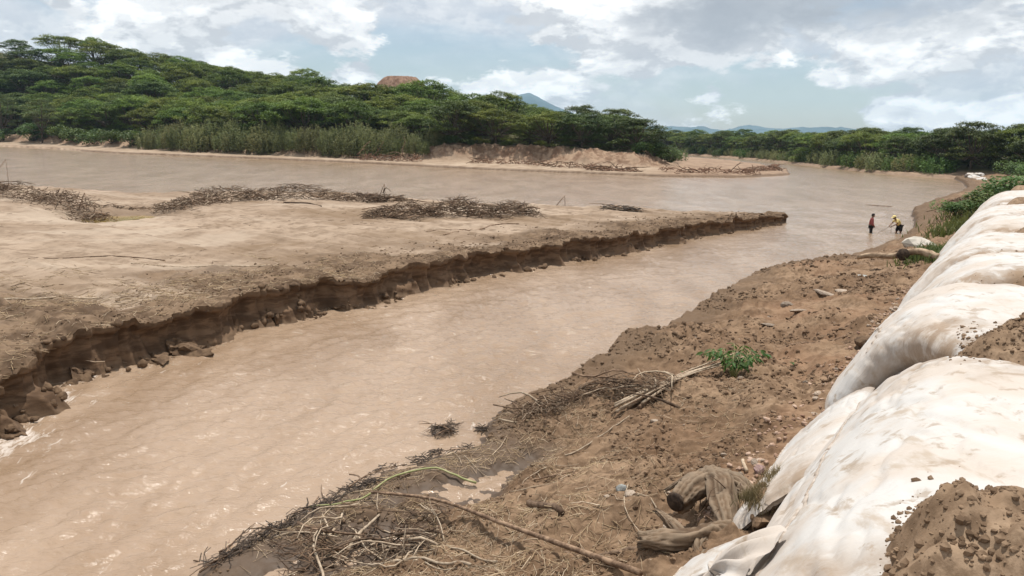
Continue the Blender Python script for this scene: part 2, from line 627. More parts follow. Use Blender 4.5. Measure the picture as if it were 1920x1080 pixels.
M_leaf = foliage_mat('acacia_leaves', (0.068, 0.106, 0.017), (0.160, 0.208, 0.033), 0.24, 0.36, 0.35, 0.025)
M_leaf_dark = foliage_mat('dark_tree_leaves', (0.045, 0.073, 0.015), (0.104, 0.143, 0.027), 0.22, 0.26, 0.35)
M_willow = foliage_mat('willow_leaves', (0.150, 0.168, 0.060), (0.235, 0.245, 0.108), 0.15, 0.40, 0.6)
M_bush = foliage_mat('bush_leaves', (0.060, 0.105, 0.024), (0.120, 0.180, 0.042), 0.25, 0.3, 0.8)
M_plant = foliage_mat('young_plant_leaves', (0.034, 0.080, 0.016), (0.078, 0.150, 0.028), 0.3, 0.3, 6.0)
M_grass = foliage_mat('bank_grass', (0.085, 0.115, 0.030), (0.150, 0.175, 0.055), 0.1, 0.3, 1.0)
M_drygrass = foliage_mat('dry_grass', (0.13, 0.12, 0.055), (0.25, 0.20, 0.10), 0.1, 0.2, 2.0)
M_trunk = simple_mat('tree_bark', (0.060, 0.046, 0.034), (0.130, 0.100, 0.075), 3.0, 0.95)


def water_mat():
    m, t, b = new_mat('muddy_water')
    p = pos(t)
    # streaks run with the current
    pf = t.mapping(p, (0, 0, 0), (0, 0, rad(35)), (1.0, 0.33, 1.0))
    n1 = t.noise(pf, 0.35, 5, 0.55, 0.5)
    c = t.mix(t.step(n1, 0.35, 0.65), (0.248, 0.169, 0.108), (0.326, 0.236, 0.164))
    foam = attr(t, 'foam')
    fn = t.noise(t.mapping(p, (0, 0, 0), (0, 0, rad(35)), (2.8, 0.75, 1.0)), 3.0, 8, 0.74, 0.7)
    fm = t.step(t.math('ADD', fn, t.math('MULTIPLY', foam, 0.20)), 0.67, 0.84)
    c = t.mix(t.math('MULTIPLY', fm, 0.60), c, (0.66, 0.61, 0.56))
    t.put(b.inputs['Base Color'], c)
    t.put(b.inputs['Roughness'], t.math('ADD', 0.13, t.math('MULTIPLY', fm, 0.5)))
    b.inputs['IOR'].default_value = 1.33
    b.inputs['Specular IOR Level'].default_value = 0.5
    r1 = t.noise(t.mapping(p, (0, 0, 0), (0, 0, rad(12)), (0.55, 1.5, 1.0)), 3.2, 5, 0.6, 0.5)
    r2 = t.noise(t.mapping(p, (3, 1, 0), (0, 0, rad(-15)), (0.35, 1.0, 1.0)), 0.7, 4, 0.6, 0.6)
    r3 = t.noise(t.mapping(p, (1, 7, 0), (0, 0, rad(25)), (0.8, 1.7, 1.0)), 9.0, 4, 0.6, 0.4)
    h = t.math('ADD', t.math('ADD', t.math('MULTIPLY', r1, 0.5), r2), t.math('MULTIPLY', r3, 0.14))
    bump(t, b, h, 0.6, 0.2)
    return m


M_water = water_mat()
M_pond = simple_mat('olive_pond_water', (0.24, 0.165, 0.050), (0.30, 0.21, 0.070), 0.6, 0.10, vec='pos', bump_s=0.03, spec=0.3)

# ------------------------------------------------------------------ layout lines in metres (x right, y away, water at z = 0)
BAR_BASE = [(-9.2, 8.0), (-8.9, 11.0), (-8.95, 13.1), (-9.5, 15.0), (-9.75, 16.5), (-8.7, 18.6), (-7.2, 21.5), (-6.0, 24.0), (-4.55, 25.7), (-2.25, 29.6),
            (2.1, 35.1), (6.5, 39.8), (11.9, 47.4), (16.6, 52.6), (19.2, 55.6), (19.6, 56.6)]
BAR_FAR = [(-95, 62), (-62, 66), (-46, 68), (-38, 65), (-33, 64.5), (-27, 66.5), (-22, 68.5), (-16, 67.5), (-9, 62.5), (-4, 60.2), (1.4, 59.5), (8.9, 57.6), (14, 58.2),
           (17.2, 58.4), (19.2, 57.4), (19.6, 56.7)]
BANK_EDGE = [(-6.5, 4.0), (-4.9, 7.0), (-3.75, 9.0), (-3.35, 9.8), (-3.0, 10.6), (-2.6, 11.5), (-1.8, 12.3), (-0.62, 13.5), (-0.45, 14.6), (0.1, 15.6),
             (1.0, 16.7), (1.9, 18.4), (3.2, 20.8), (4.7, 22.6), (6.5, 25.8), (7.9, 28.4), (10.4, 32.2), (13.0, 35.3), (15.2, 37.3),
             (17.8, 39.8), (22.5, 45.8), (27.2, 53.6), (30.5, 60.0), (35.0, 69.0), (44.0, 82.0), (57.5, 101.5), (69.0, 122.0), (79.0, 143.0)]
BANK_TOE = [(-1.6, 1.5), (0.2, 4.2), (1.55, 6.6), (2.05, 7.3), (2.5, 8.0), (2.9, 8.65), (3.3, 9.3), (3.7, 9.9), (4.15, 10.6), (4.6, 11.3),
            (5.3, 12.4), (6.1, 13.7), (7.1, 15.2), (8.1, 16.8), (9.4, 18.9), (10.5, 20.6), (12.2, 23.3), (14.3, 26.6), (16.0, 29.3),
            (18.2, 32.8), (23.5, 41.2), (29.5, 50.5), (34.5, 58.2), (41.5, 69.0), (52.0, 82.0), (68.0, 101.0), (82.0, 120.0), (93.0, 139.0)]
DIKE_DIR = np.array([0.53, 0.848])
DIKE_NRM = np.array([-0.848, 0.53])          # towards the river


def dike_xy(s, q):
    s = np.asarray(s, float)
    # the dike bends slightly to the left far off
    return (s[..., None] * DIKE_DIR + (np.asarray(q, float) - 0.0)[..., None] * DIKE_NRM)


# ------------------------------------------------------------------ ground sheet and mountains
def ground_sheet():
    r = np.r_[2.0, 60, 140, 260, 380, 460, 520, 600, 800, 1200, 2000, 3500, 5200, 6400]
    th = np.linspace(-math.pi, math.pi, 97)
    Rg, Tg = np.meshgrid(r, th, indexing='ij')
    z = np.where(Rg < 440, -2.0, np.where(Rg < 500, -0.6, 0.8))
    V = np.stack([Rg * np.sin(Tg), Rg * np.cos(Tg), z], -1).reshape(-1, 3)
    F = grid_faces(len(r), len(th))
    V = np.vstack([V, [[0, 0, -2.0]]])
    k = np.arange(96)
    cap = np.stack([np.full(96, len(V) - 1), k, k + 1], 1)
    me = mesh_np('ground', V, [F, cap], M_farbank, True)
    tag(link(bpy.data.objects.new('ground', me)), kind='structure')


ground_sheet()


def mountains():
    m = simple_mat('far_mountain_hazed_scrub', (0.045, 0.085, 0.105), (0.075, 0.125, 0.150), 0.004, 0.95, vec='pos', bump_s=0.0)  # scrub colour with the blue of distant haze painted into it
    D = 5000.0
    # degrees right of the view axis : ridge angle in degrees
    az = [-40, -30, -20, -12, -5, -2, 0.9, 2.6, 5.5, 8.5, 11.2, 13.0, 14.5, 16.0, 18.5, 21, 24, 28, 34, 42]
    el = [1.5, 2.2, 2.6, 2.4, 2.2, 2.5, 3.28, 2.45, 1.3, 1.15, 1.10, 1.16, 0.9, 1.26, 1.12, 1.3, 1.1, 0.8, 0.5, 0.5]
    a = np.linspace(-40, 42, 500)
    e = np.interp(a, az, el) + 0.10 * fbm(a * 0.7, a * 0, None, 3, 5, 0.6)
    rows = np.linspace(-1, 1, 40)
    A, W = np.meshgrid(a, rows, indexing='ij')
    ridge = np.tan(np.radians(e))[:, None] * D
    rel = 1 - np.abs(W) ** 1.2
    rr = D + W * 900
    X, Y = rr * np.sin(np.radians(A)), rr * np.cos(np.radians(A))
    Z = ridge * rel + 30 * fbm(X / 160, Y / 160, None, 5, 5, 0.55, True) * (1 - np.abs(W)) * np.abs(W) * 3 - 2
    V = np.stack([X, Y, Z], -1).reshape(-1, 3)
    me = mesh_np('mountain', V, grid_faces(500, 40), m)
    tag(link(bpy.data.objects.new('mountain', me)), kind='structure')


mountains()


# ------------------------------------------------------------------ sandbar
def sandbar():
    nu = 820
    # denser near the camera end of the bar
    u = np.linspace(0, 1, nu) ** 1.45
    E = catmull(BAR_BASE, u)
    Fp = catmull(BAR_FAR, np.linspace(0, 1, nu) ** 1.25)
    s = np.r_[0, np.cumsum(np.linalg.norm(np.diff(E, axis=0), axis=1))]
    T = np.gradient(E, axis=0)
    T /= np.linalg.norm(T, axis=1)[:, None] + 1e-9
    N = np.stack([T[:, 1], -T[:, 0]], 1)                       # towards the channel
    lip_h = np.interp(s, [0, 8, 16, 26, 36, 44, 52, 58, 61, s[-1]], [0.98, 0.98, 1.02, 0.92, 0.9, 0.82, 0.7, 0.55, 0.5, 0.36])
    lip_h = lip_h + 0.16 * fbm(s * 0.45, s * 0, None, 31, 5, 0.6)
    nc, ni = 34, 250
    gb = np.random.default_rng(88)
    cuts = np.cumsum(gb.uniform(0.25, 1.5, 200))
    blk = gb.normal(0, 0.20, 201)
    cuts2 = np.cumsum(gb.uniform(0.3, 1.2, 200))
    blk2 = np.clip(gb.normal(-0.02, 0.16, 201), 0, 0.4)
    lip_h = lip_h + gb.normal(0, 0.055, 201)[np.searchsorted(cuts, s)]
    rows, clay, face, damp = [], [], [], []
    jag = 0.80 * fbm(s * 0.30, s * 0, None, 21, 6, 0.66)
    jag = jag * sstep(s[-1], s[-1] - 1.2, s)
    E2 = E + N * jag[:, None] * 0.8
    for k in range(nc):                                         # the cut face, toe to lip
        f = k / (nc - 1)
        z = -0.35 + (lip_h + 0.35) * f
        block = 0.40 * fbm(s * 0.9, z * 0.7, None, 41, 3) + 0.22 * np.abs(fbm(s * 2.2, z * 1.0, None, 45, 4)) + 0.05 * fbm(s * 9, z * 7, None, 47, 3)
        block = block + 0.26 * clods(s, z * 0.45, 0.9, 49, 0.8) + 0.12 * clods(s, z * 0.5, 0.33, 50, 0.8) - 0.10
        block = 0.6 * block + blk[np.searchsorted(cuts, s + 0.10 * fbm(z * 2 + 3, z * 0 + k * 0.0, None, 53, 2))] * (0.65 + 0.35 * f) + blk2[np.searchsorted(cuts2, s)] * sstep(0.6, 0.5, f)
        toe = 0.26 * (1 - f) ** 2.2 * (0.5 + 1.2 * np.clip(fbm(s * 0.6, s * 0, None, 51, 3) + 0.35, 0, 1))
        under = -0.13 * np.sin(math.pi * np.clip((f - 0.25) / 0.7, 0, 1)) + 0.10 * (f > 0.86)
        off = block * (0.4 + 0.6 * (1 - f)) + toe + under - 0.12
        P = E2 + N * off[:, None]
        rows.append(np.c_[P, z])
        clay.append(np.full(nu, 1.0))
        face.append(np.full(nu, 1.0 if f < 0.93 else 0.35))
        damp.append(np.clip(1 - (z + 0.02) / 0.22, 0, 1) * 0.9)
    last = rows[-1][:, :2]
    span = np.linalg.norm(Fp - last, axis=1)
    g = np.linspace(0, 1, ni + 1)[1:]
    for k, gk in enumerate(g):                                  # the top, lip to far shore
        v = gk ** 2.3
        P = last + (Fp - last) * v
        din = v * span
        dfar = (1 - v) * span
        X, Y = P[:, 0], P[:, 1]
        h = lip_h + 0.10 * fbm(X * 0.12, Y * 0.12, None, 61, 3) * sstep(0, 6, din)
        h = h * (1 - 0.25 * sstep(8, 30, din))
        h = h + 0.06 * fbm(X * 0.5, Y * 0.5, None, 63, 3) * sstep(0.5, 5, din)
        # rubbly clay strip behind the lip
        strip = np.interp(s, [0, 10, 24, 40, 62], [9.0, 8.0, 4.2, 4.6, 2.8]) * (0.8 + 0.9 * fbm(X * 0.25, Y * 0.25, None, 65, 3))
        cl = sstep(strip * 1.25, strip * 0.35, din)
        lump = clods(X, Y, 0.40, 3, 0.5) * 0.07 + clods(X, Y, 0.17, 4, 0.6) * 0.05 + 0.02 * fbm(X * 6, Y * 6, None, 67, 3)
        h = h + lump * (0.25 + 0.75 * cl) * np.where(cl > 0.02, 1, 0.0) * sstep(0, 0.15, din) + 0.10 * np.clip(1 - din / 0.5, 0, 1) * fbm(X * 3, Y * 3, None, 68, 3)
        h = h + (0.012 * fbm(X * 3.2, Y * 3.2, None, 69, 3) + 0.03 * clods(X, Y, 0.5, 6, 0.25)) * (1 - cl)
        # pool hollow and the low swale behind it
        gx, gy = X + 22.2, Y - 45.0
        ca, sa = math.cos(0.35), math.sin(0.35)
        ex, ey = (gx * ca + gy * sa), (-gx * sa + gy * ca)
        h = h - 0.62 * np.exp(-(ex / 2.6) ** 2 - (ey / 2.9) ** 2)
        h = h - 0.30 * np.exp(-((X + 27) / 4.0) ** 2 - ((Y - 56) / 6.0) ** 2)
        h = h + 0.28 * np.exp(-((X + 17) / 5.0) ** 2 - ((Y - 50) / 6.0) ** 2) + 0.32 * np.exp(-((X + 30) / 4.5) ** 2 - ((Y - 44) / 5.0) ** 2)
        far = sstep(0, 1.0, dfar / np.minimum(3.5, span * 0.5 + 0.01))
        h = h * far - 0.4 * (1 - far)
        rows.append(np.c_[P, h])
        clay.append(np.clip(cl * 1.0, 0, 1))
        face.append(np.zeros(nu))
        wet = np.clip(1 - h / 0.20, 0, 1)
        wet = np.maximum(wet, 0.55 * sstep(0.35, 0.75, np.exp(-(ex / 4.2) ** 2 - (ey / 4.0) ** 2)))
        damp.append(wet)
    V = np.stack(rows, 1).reshape(-1, 3)
    at = {'clay': np.stack(clay, 1).ravel(), 'face': np.stack(face, 1).ravel(), 'damp': np.stack(damp, 1).ravel()}
    me = mesh_np('sandbar', V, grid_faces(nu, nc + ni), M_sand, True, at)
    o = tag(link(bpy.data.objects.new('sandbar', me)), kind='structure')
    return o, E2, s, lip_h, N


bar_obj, BAR_E, BAR_S, BAR_LIP, BAR_N = sandbar()


# ------------------------------------------------------------------ near river bank
def riverbank():
    nu = 960
    cp = len(BANK_EDGE)
    # place sections by control-point index so that edge and toe stay paired; dense where near
    idx = np.interp(np.linspace(0, 1, nu) ** 1.0, [0, 0.05, 0.36, 0.60, 0.80, 0.93, 1], [0, 1.2, 6.5, 10.5, 16.5, 21, cp - 1])

    def at(pts):
        p = np.array(pts, float)
        q = np.vstack([2 * p[0] - p[1], p, 2 * p[-1] - p[-2]])
        i = np.clip(np.floor(idx).astype(int), 0, cp - 2)
        t = (idx - i)[:, None]
        a, b, c, d = q[i], q[i + 1], q[i + 2], q[i + 3]
        return 0.5 * (2 * b + (c - a) * t + (2 * a - 5 * b + 4 * c - d) * t ** 2 + (3 * b - a - 3 * c + d) * t ** 3)
    E, T = at(BANK_EDGE), at(BANK_TOE)
    s = np.r_[0, np.cumsum(np.linalg.norm(np.diff(E, axis=0), axis=1))]
    D = T - E
    span = np.linalg.norm(D, axis=1)
    Dn = D / span[:, None]
    E = E + Dn * (0.42 * fbm(s * 0.55, s * 0, None, 71, 5, 0.6))[:, None]
    D = T - E
    span = np.linalg.norm(D, axis=1)
    Dn = D / span[:, None]
    scarp = np.interp(idx, [0, 6, 9, 11, 16, 18, 22, 27], [0.08, 0.08, 0.18, 0.42, 0.46, 0.25, 0.4, 0.5])
    toe_h = np.interp(idx, [0, 3, 8, 14, 20, 27], [1.25, 1.35, 1.45, 1.5, 1.55, 1.6])
    nv = 290
    v = np.linspace(0, 1, nv)
    din0 = -0.7
    tot = span + 1.6 + 0.7
    rows, damp, edge = [], [], []
    for vk in v:
        din = din0 + vk * tot
        P = E + Dn * din[:, None]
        X, Y = P[:, 0], P[:, 1]
        rel = np.clip(din / span, 0, 1.3)
        h = scarp * sstep(-0.06, 0.30, din) - 0.35 * sstep(0.0, -0.6, din)
        flat = np.interp(idx, [0, 5, 8, 10, 14], [1.7, 1.3, 0.9, 0.5, 0.25])
        h = h + (toe_h - scarp) * np.clip((din - flat) / (span - flat), 0, 1.25) ** 1.12
        # humps
        h = h + 0.34 * fbm(X * 0.38, Y * 0.38, None, 73, 3) * sstep(0.1, 2.0, din) * sstep(span, span - 1.0, din)
        h = h + 0.16 * fbm(X * 1.1, Y * 1.1, None, 75, 4, 0.55) * sstep(0.1, 1.2, din)
        roughm = sstep(-0.18, 0.22, fbm(X * 0.30, Y * 0.30, None, 77, 3) + 0.32 * sstep(2.6, 0.4, din))
        land = sstep(-0.05, 0.25, din)
        lump = clods(X, Y, 0.46, 13, 0.45) * 0.075 + clods(X, Y, 0.20, 14, 0.55) * 0.055 + clods(X, Y, 0.10, 15, 0.6) * 0.030
        lump = lump + 0.02 * fbm(X * 4.2, Y * 4.2, None, 79, 3, 0.5)
        fine = clods(X, Y, 0.12, 17, 0.3) * 0.03 + clods(X, Y, 0.055, 18, 0.4) * 0.014 + 0.012 * fbm(X * 4, Y * 4, None, 81, 3, 0.5)
        mudflat = sstep(0.0, 0.30, h)
        h = h + (lump * roughm + fine) * land * (0.25 + 0.75 * mudflat)
        rows.append(np.c_[P, h])
        damp.append(np.clip(np.clip(1 - (h - 0.03) / 0.22, 0, 1), 0, 1))
        edge.append(0.8 * sstep(2.4, 0.6, din + 1.1 * fbm(X * 0.8, Y * 0.8, None, 83, 3)))
    V = np.stack(rows, 1).reshape(-1, 3)
    me = mesh_np('riverbank', V, grid_faces(nu, nv)[:, ::-1], M_bank, True, {'damp': np.stack(damp, 1).ravel(), 'edge': np.stack(edge, 1).ravel()})
    return tag(link(bpy.data.objects.new('riverbank', me)), kind='structure')


bank_obj = riverbank()

# ------------------------------------------------------------------ far banks
FL_LINE = [(-330, 235), (-220, 228), (-142, 217), (-118, 203), (-92, 180), (-65, 169), (-34, 155), (-6, 136.5), (11.7, 129), (23.7, 124.5), (36, 128), (42, 134), (50, 146),
           (57, 168), (62, 205), (64, 240), (58, 285), (35, 345), (-30, 420), (-140, 470)]
FL_POLY = FL_LINE + [(-420, 470), (-420, 235)]
TER_LINE = [(-330, 262), (-220, 262), (-150, 240), (-112, 214), (-72, 184), (-37, 168), (-15, 163), (4, 158), (15, 150), (22, 146), (26.5, 153), (31, 185), (32, 235), (24, 285), (10, 345), (-60, 410), (-140, 440)]
TER_POLY = TER_LINE + [(-420, 440), (-420, 262)]


def hill_max(x, y):
    a = np.degrees(np.arctan2(x, y))
    return np.interp(a, [-36, -33, -27, -24, -20, -12, -6, 0, 4, 8, 12], [35, 34, 25.5, 22.0, 17.0, 9.5, 8.2, 9.0, 7.0, 3.0, 0.5])


def far_left_height(X, Y):
    wob = 1.2 * fbm(X * 0.06, Y * 0.06, None, 91, 3) + 0.5 * fbm(X * 0.3, Y * 0.3, None, 92, 3)
    d1 = signed(X, Y, FL_LINE, FL_POLY) + wob * 0.6
    d2 = signed(X, Y, TER_LINE, TER_POLY) + wob * 1.4
    z = -0.9 + 1.35 * sstep(-0.9, 0.25, d1) + 0.35 * sstep(0.5, 14, d1) + 0.06 * fbm(X * 0.4, Y * 0.4, None, 93, 3) * (d1 > 0.5)
    ht = np.interp(np.degrees(np.arctan2(X, Y)), [-40, -10, -6, -3, 2, 8, 11, 20], [2.2, 2.0, 2.6, 3.2, 3.0, 2.4, 1.8, 1.6])
    z = z + (ht + 0.5 * fbm(X * 0.25, Y * 0.25, None, 94, 4)) * sstep(-4.5, 2.2, d2 + 1.6 * fbm(X * 0.12, Y * 0.12, None, 98, 3))
    gully = 0.45 * fbm(X * 0.8, Y * 0.8, None, 95, 4, 0.6, True)
    sc = sstep(-4.5, -1.5, d2) * sstep(6.0, 2.0, d2)
    z = z + gully * sc
    z = z + hill_max(X, Y) * sstep(6, 88, d2)
    return z, d1, d2, sc


def far_left_bank():
    r = np.r_[np.geomspace(120, 215, 260), np.geomspace(216, 520, 80)]
    a = np.radians(np.r_[np.linspace(-48, -37, 14), np.linspace(-36.8, 22, 600)])
    A, Rg = np.meshgrid(a, r, indexing='ij')
    X, Y = Rg * np.sin(A), Rg * np.cos(A)
    z, d1, d2, sc = far_left_height(X, Y)
    V = np.stack([X, Y, z], -1).reshape(-1, 3)
    F = grid_faces(len(a), len(r))
    keep = (d1.ravel()[F] > -4).any(1)
    mud = sstep(9.5, 11.5, np.degrees(np.arctan2(X, Y))) * 0.75 * (z > 0.2)
    at = {'scarp': np.maximum(sc, mud).ravel(), 'wood': sstep(3, 9, d2).ravel(), 'damp': (np.clip(1 - np.abs(z - 0.1) / 0.35, 0, 1) * (d1 < 1.2)).ravel()}
    me = mesh_np('far_shore', V, F[keep][:, ::-1], M_farbank, True, at)
    return tag(link(bpy.data.objects.new('far_shore', me)), kind='structure')


farL_obj = far_left_bank()

FR_LINE = [(30, 470), (52, 400), (70, 345), (78, 312), (80, 250), (77.2, 206), (75.2, 178), (75, 158), (77.5, 150), (80, 144), (84, 138)]
FR_POLY = FR_LINE + [(300, 120), (330, 480)]


def far_right_height(X, Y):
    d = signed(X, Y, FR_LINE, FR_POLY) + 0.8 * fbm(X * 0.12, Y * 0.12, None, 96, 3)
    z = -0.8 + 1.3 * sstep(-1.5, 0.6, d) + 1.4 * sstep(1, 9, d) + 1.0 * sstep(10, 60, d) + 0.25 * fbm(X * 0.2, Y * 0.2, None, 97, 3) * (d > 1)
    return z, d


def far_right_bank():
    r = np.geomspace(128, 520, 220)
    a = np.radians(np.linspace(6, 50, 260))
    A, Rg = np.meshgrid(a, r, indexing='ij')
    X, Y = Rg * np.sin(A), Rg * np.cos(A)
    z, d = far_right_height(X, Y)
    V = np.stack([X, Y, z], -1).reshape(-1, 3)
    F = grid_faces(len(a), len(r))
    keep = (d.ravel()[F] > -3).any(1)
    at = {'scarp': sstep(-1, 0.5, d).ravel() * 0.7, 'wood': sstep(3, 7, d).ravel(), 'damp': np.clip(1 - np.abs(z - 0.1) / 0.4, 0, 1).ravel() * 0.6}
    me = mesh_np('bend_shore', V, F[keep][:, ::-1], M_farbank, True, at)
    return tag(link(bpy.data.objects.new('bend_shore', me)), kind='structure')


far_right_bank()


def eroded_hill():
    """fluted red earth mound above the forest"""
    c = np.array([-53.0, 372.0])
    nu, nv = 260, 60
    th = np.linspace(0, 2 * math.pi, nu)
    v = np.linspace(0, 1, nv)
    TH, VV = np.meshgrid(th, v, indexing='ij')
    flute = 1.0 + 0.06 * np.abs(perlin(TH * 14, TH * 0)) * 2 + 0.05 * perlin(TH * 30, VV * 3)
    rad_ = (13.5 - 7.0 * VV ** 3.5) * flute
    Z = 8 + 23.4 * VV ** 0.62 + 0.5 * fbm(TH * 6, VV * 6, None, 7, 4)
    X, Y = c[0] + rad_ * 0.98 * np.cos(TH), c[1] + rad_ * np.sin(TH)
    V = np.stack([X, Y, Z], -1).reshape(-1, 3)
    V = np.vstack([V, [[c[0], c[1], 32.0]]])
    k = np.arange(nu - 1)
    cap = np.stack([k * nv + nv - 1, (k + 1) * nv + nv - 1, np.full(nu - 1, len(V) - 1)], 1)
    m = simple_mat('red_eroded_earth', (0.155, 0.088, 0.058), (0.265, 0.168, 0.115), 0.5, 0.95, vec='pos', stretch=(1, 1, 0.25), bump_s=0.8, bump_d=0.6)
    o = link(bpy.data.objects.new('eroded_hill', mesh_np('eroded_hill', V, [grid_faces(nu, nv), cap], m)))
    tag(o, kind='structure')


eroded_hill()


# ------------------------------------------------------------------ water
def river():
    r = np.r_[np.geomspace(5.0, 75, 420), np.geomspace(75.5, 470, 80)]
    a = np.radians(np.linspace(-46, 40, 480))
    A, Rg = np.meshgrid(a, r, indexing='ij')
    X, Y = Rg * np.sin(A), Rg * np.cos(A)
    ca, sa = 0.57, 0.82
    f, g = X * ca + Y * sa, -X * sa + Y * ca               # along and across the current
    near = np.clip(24.0 / Rg, 0.15, 1)
    z = (0.062 * fbm(f * 0.8, g * 1.7, None, 101, 4, 0.55) + 0.048 * fbm(f * 2.0 + g * 0.7, g * 3.4, None, 105, 3, 0.6)) * near
    z = z + 0.05 * fbm(f * 0.25, g * 0.6, None, 109, 2)
    dbar = seg_dist(X, Y, BAR_E[::12])
    dbank = seg_dist(X, Y, np.array(BANK_EDGE))
    z = z * sstep(0.0, 1.2, np.minimum(dbank, 1.2) + 0.25)
    foam = np.zeros_like(X)
    # white water along the foot of the cut bank, strongest at the near end
    nearend = np.interp(Y, [8, 15, 20, 27, 36, 50], [1.0, 1.0, 0.75, 0.42, 0.28, 0.1]) * (X < 19)
    foam += 0.9 * np.exp(-((dbar - 0.25) / 0.28) ** 2) * nearend
    foam += 0.55 * np.exp(-((dbar - 1.0) / 0.35) ** 2) * np.interp(Y, [8, 16, 22, 30], [0.8, 1, 0.7, 0])
    for (px, py) in ((-8.75, 13.4), (-9.3, 15.4), (-8.9, 12.6)):
        foam += 1.3 * np.exp(-((X - px) ** 2 + (Y - py) ** 2) / 0.16)
    line = [(-6.0, 7.6), (-4.9, 9.3), (-4.2, 10.6), (-3.2, 12.0), (-2.3, 13.3), (-1.6, 14.3), (-0.9, 15.3), (0.1, 17.0)]
    foam += 0.46 * np.exp(-(seg_dist(X, Y, line) / 0.30) ** 2)
    foam += 0.42 * np.exp(-(seg_dist(X, Y, [(-5.9, 10.6), (-4.6, 12.5), (-3.0, 14.6), (-1.0, 17.4), (3.0, 23)]) / 0.35) ** 2) * 0.8
    foam += 0.7 * np.exp(-((X + 0.55) ** 2 + (Y - 14.55) ** 2) / 0.12)
    foam += 0.07 * sstep(22, 12, Y) * (1 - sstep(7, 10, np.abs(X + 4)))
    V = np.stack([X, Y, z], -1).reshape(-1, 3)
    me = mesh_np('river', V, grid_faces(len(a), len(r))[:, ::-1], M_water, True, {'foam': np.clip(foam, 0, 1.4).ravel()})
    return tag(link(bpy.data.objects.new('river', me)), kind='structure')


river()


def pool():
    th = np.linspace(0, 2 * math.pi, 40, endpoint=False)
    R = 4.2
    V = np.c_[-22.2 + R * np.cos(th), 45.0 + R * np.sin(th), np.full(40, 0.43)]
    V = np.vstack([V, [[-22.2, 45.0, 0.43]]])
    k = np.arange(40)
    F = np.stack([np.full(40, 40), k, (k + 1) % 40], 1)
    o = link(bpy.data.objects.new('pool_water', mesh_np('pool_water', V, F, M_pond)))
    tag(o, kind='structure')


pool()


# ------------------------------------------------------------------ dike and the white bags
GAPS = [4.35, 9.95, 14.8, 18.9, 23.8, 29.2, 37.0, 48.0]
PROF = np.array([(2.7, 0.60), (2.1, 1.00), (1.50, 1.45), (1.05, 1.95), (0.66, 2.45), (0.36, 2.80), (0.0, 3.00), (-0.6, 3.08), (-2.0, 3.12), (-4.5, 3.10), (-7.0, 2.6)])


def dike():
    n = 620
    s = np.r_[np.linspace(-1, 12, 360), np.geomspace(12.05, 62, 160)]
    prof = catmull(PROF, np.interp(np.linspace(0, 1, 180), [0, 0.12, 0.85, 1], [0, 0.20, 0.56, 1]))
    S, K = np.meshgrid(s, np.arange(180), indexing='ij')
    q, z = prof[K, 0], prof[K, 1].copy()
    top = sstep(1.0, 0.3, q)
    for i, g in enumerate(GAPS):
        wd = (0.75, 0.80, 0.45, 0.42, 0.45, 0.5, 0.7, 0.9)[i]
        hh = (0.72, 0.62, 0.55, 0.55, 0.55, 0.55, 0.6, 0.65)[i]
        start = (0.45, 0.25, -0.1, -0.3, 0.0, -0.2, 0.2, 0.2)[i]
        z = z + hh * np.exp(-((S - g + 0.35 * fbm(q * 0.9, S * 0, None, 130 + i, 3)) / wd) ** 2) * sstep(start + 0.35, start - 0.45, q + 0.25 * perlin(S * 2.2, q * 0))
    xy = dike_xy(S, q)
    X, Y = xy[..., 0], xy[..., 1]
    z = z + (clods(X, Y, 0.40, 32, 0.4) * 0.07 + clods(X, Y, 0.2, 33, 0.6) * 0.06 + clods(X, Y, 0.09, 34, 0.7) * 0.035 + 0.11 * fbm(X * 1.6, Y * 1.6, None, 121, 5, 0.5)) * sstep(40, 15, S)
    V = np.stack([X, Y, z], -1).reshape(-1, 3)
    me = mesh_np('dike', V, grid_faces(len(s), 180), M_dike)
    return tag(link(bpy.data.objects.new('dike', me)), kind='structure')


dike_obj = dike()


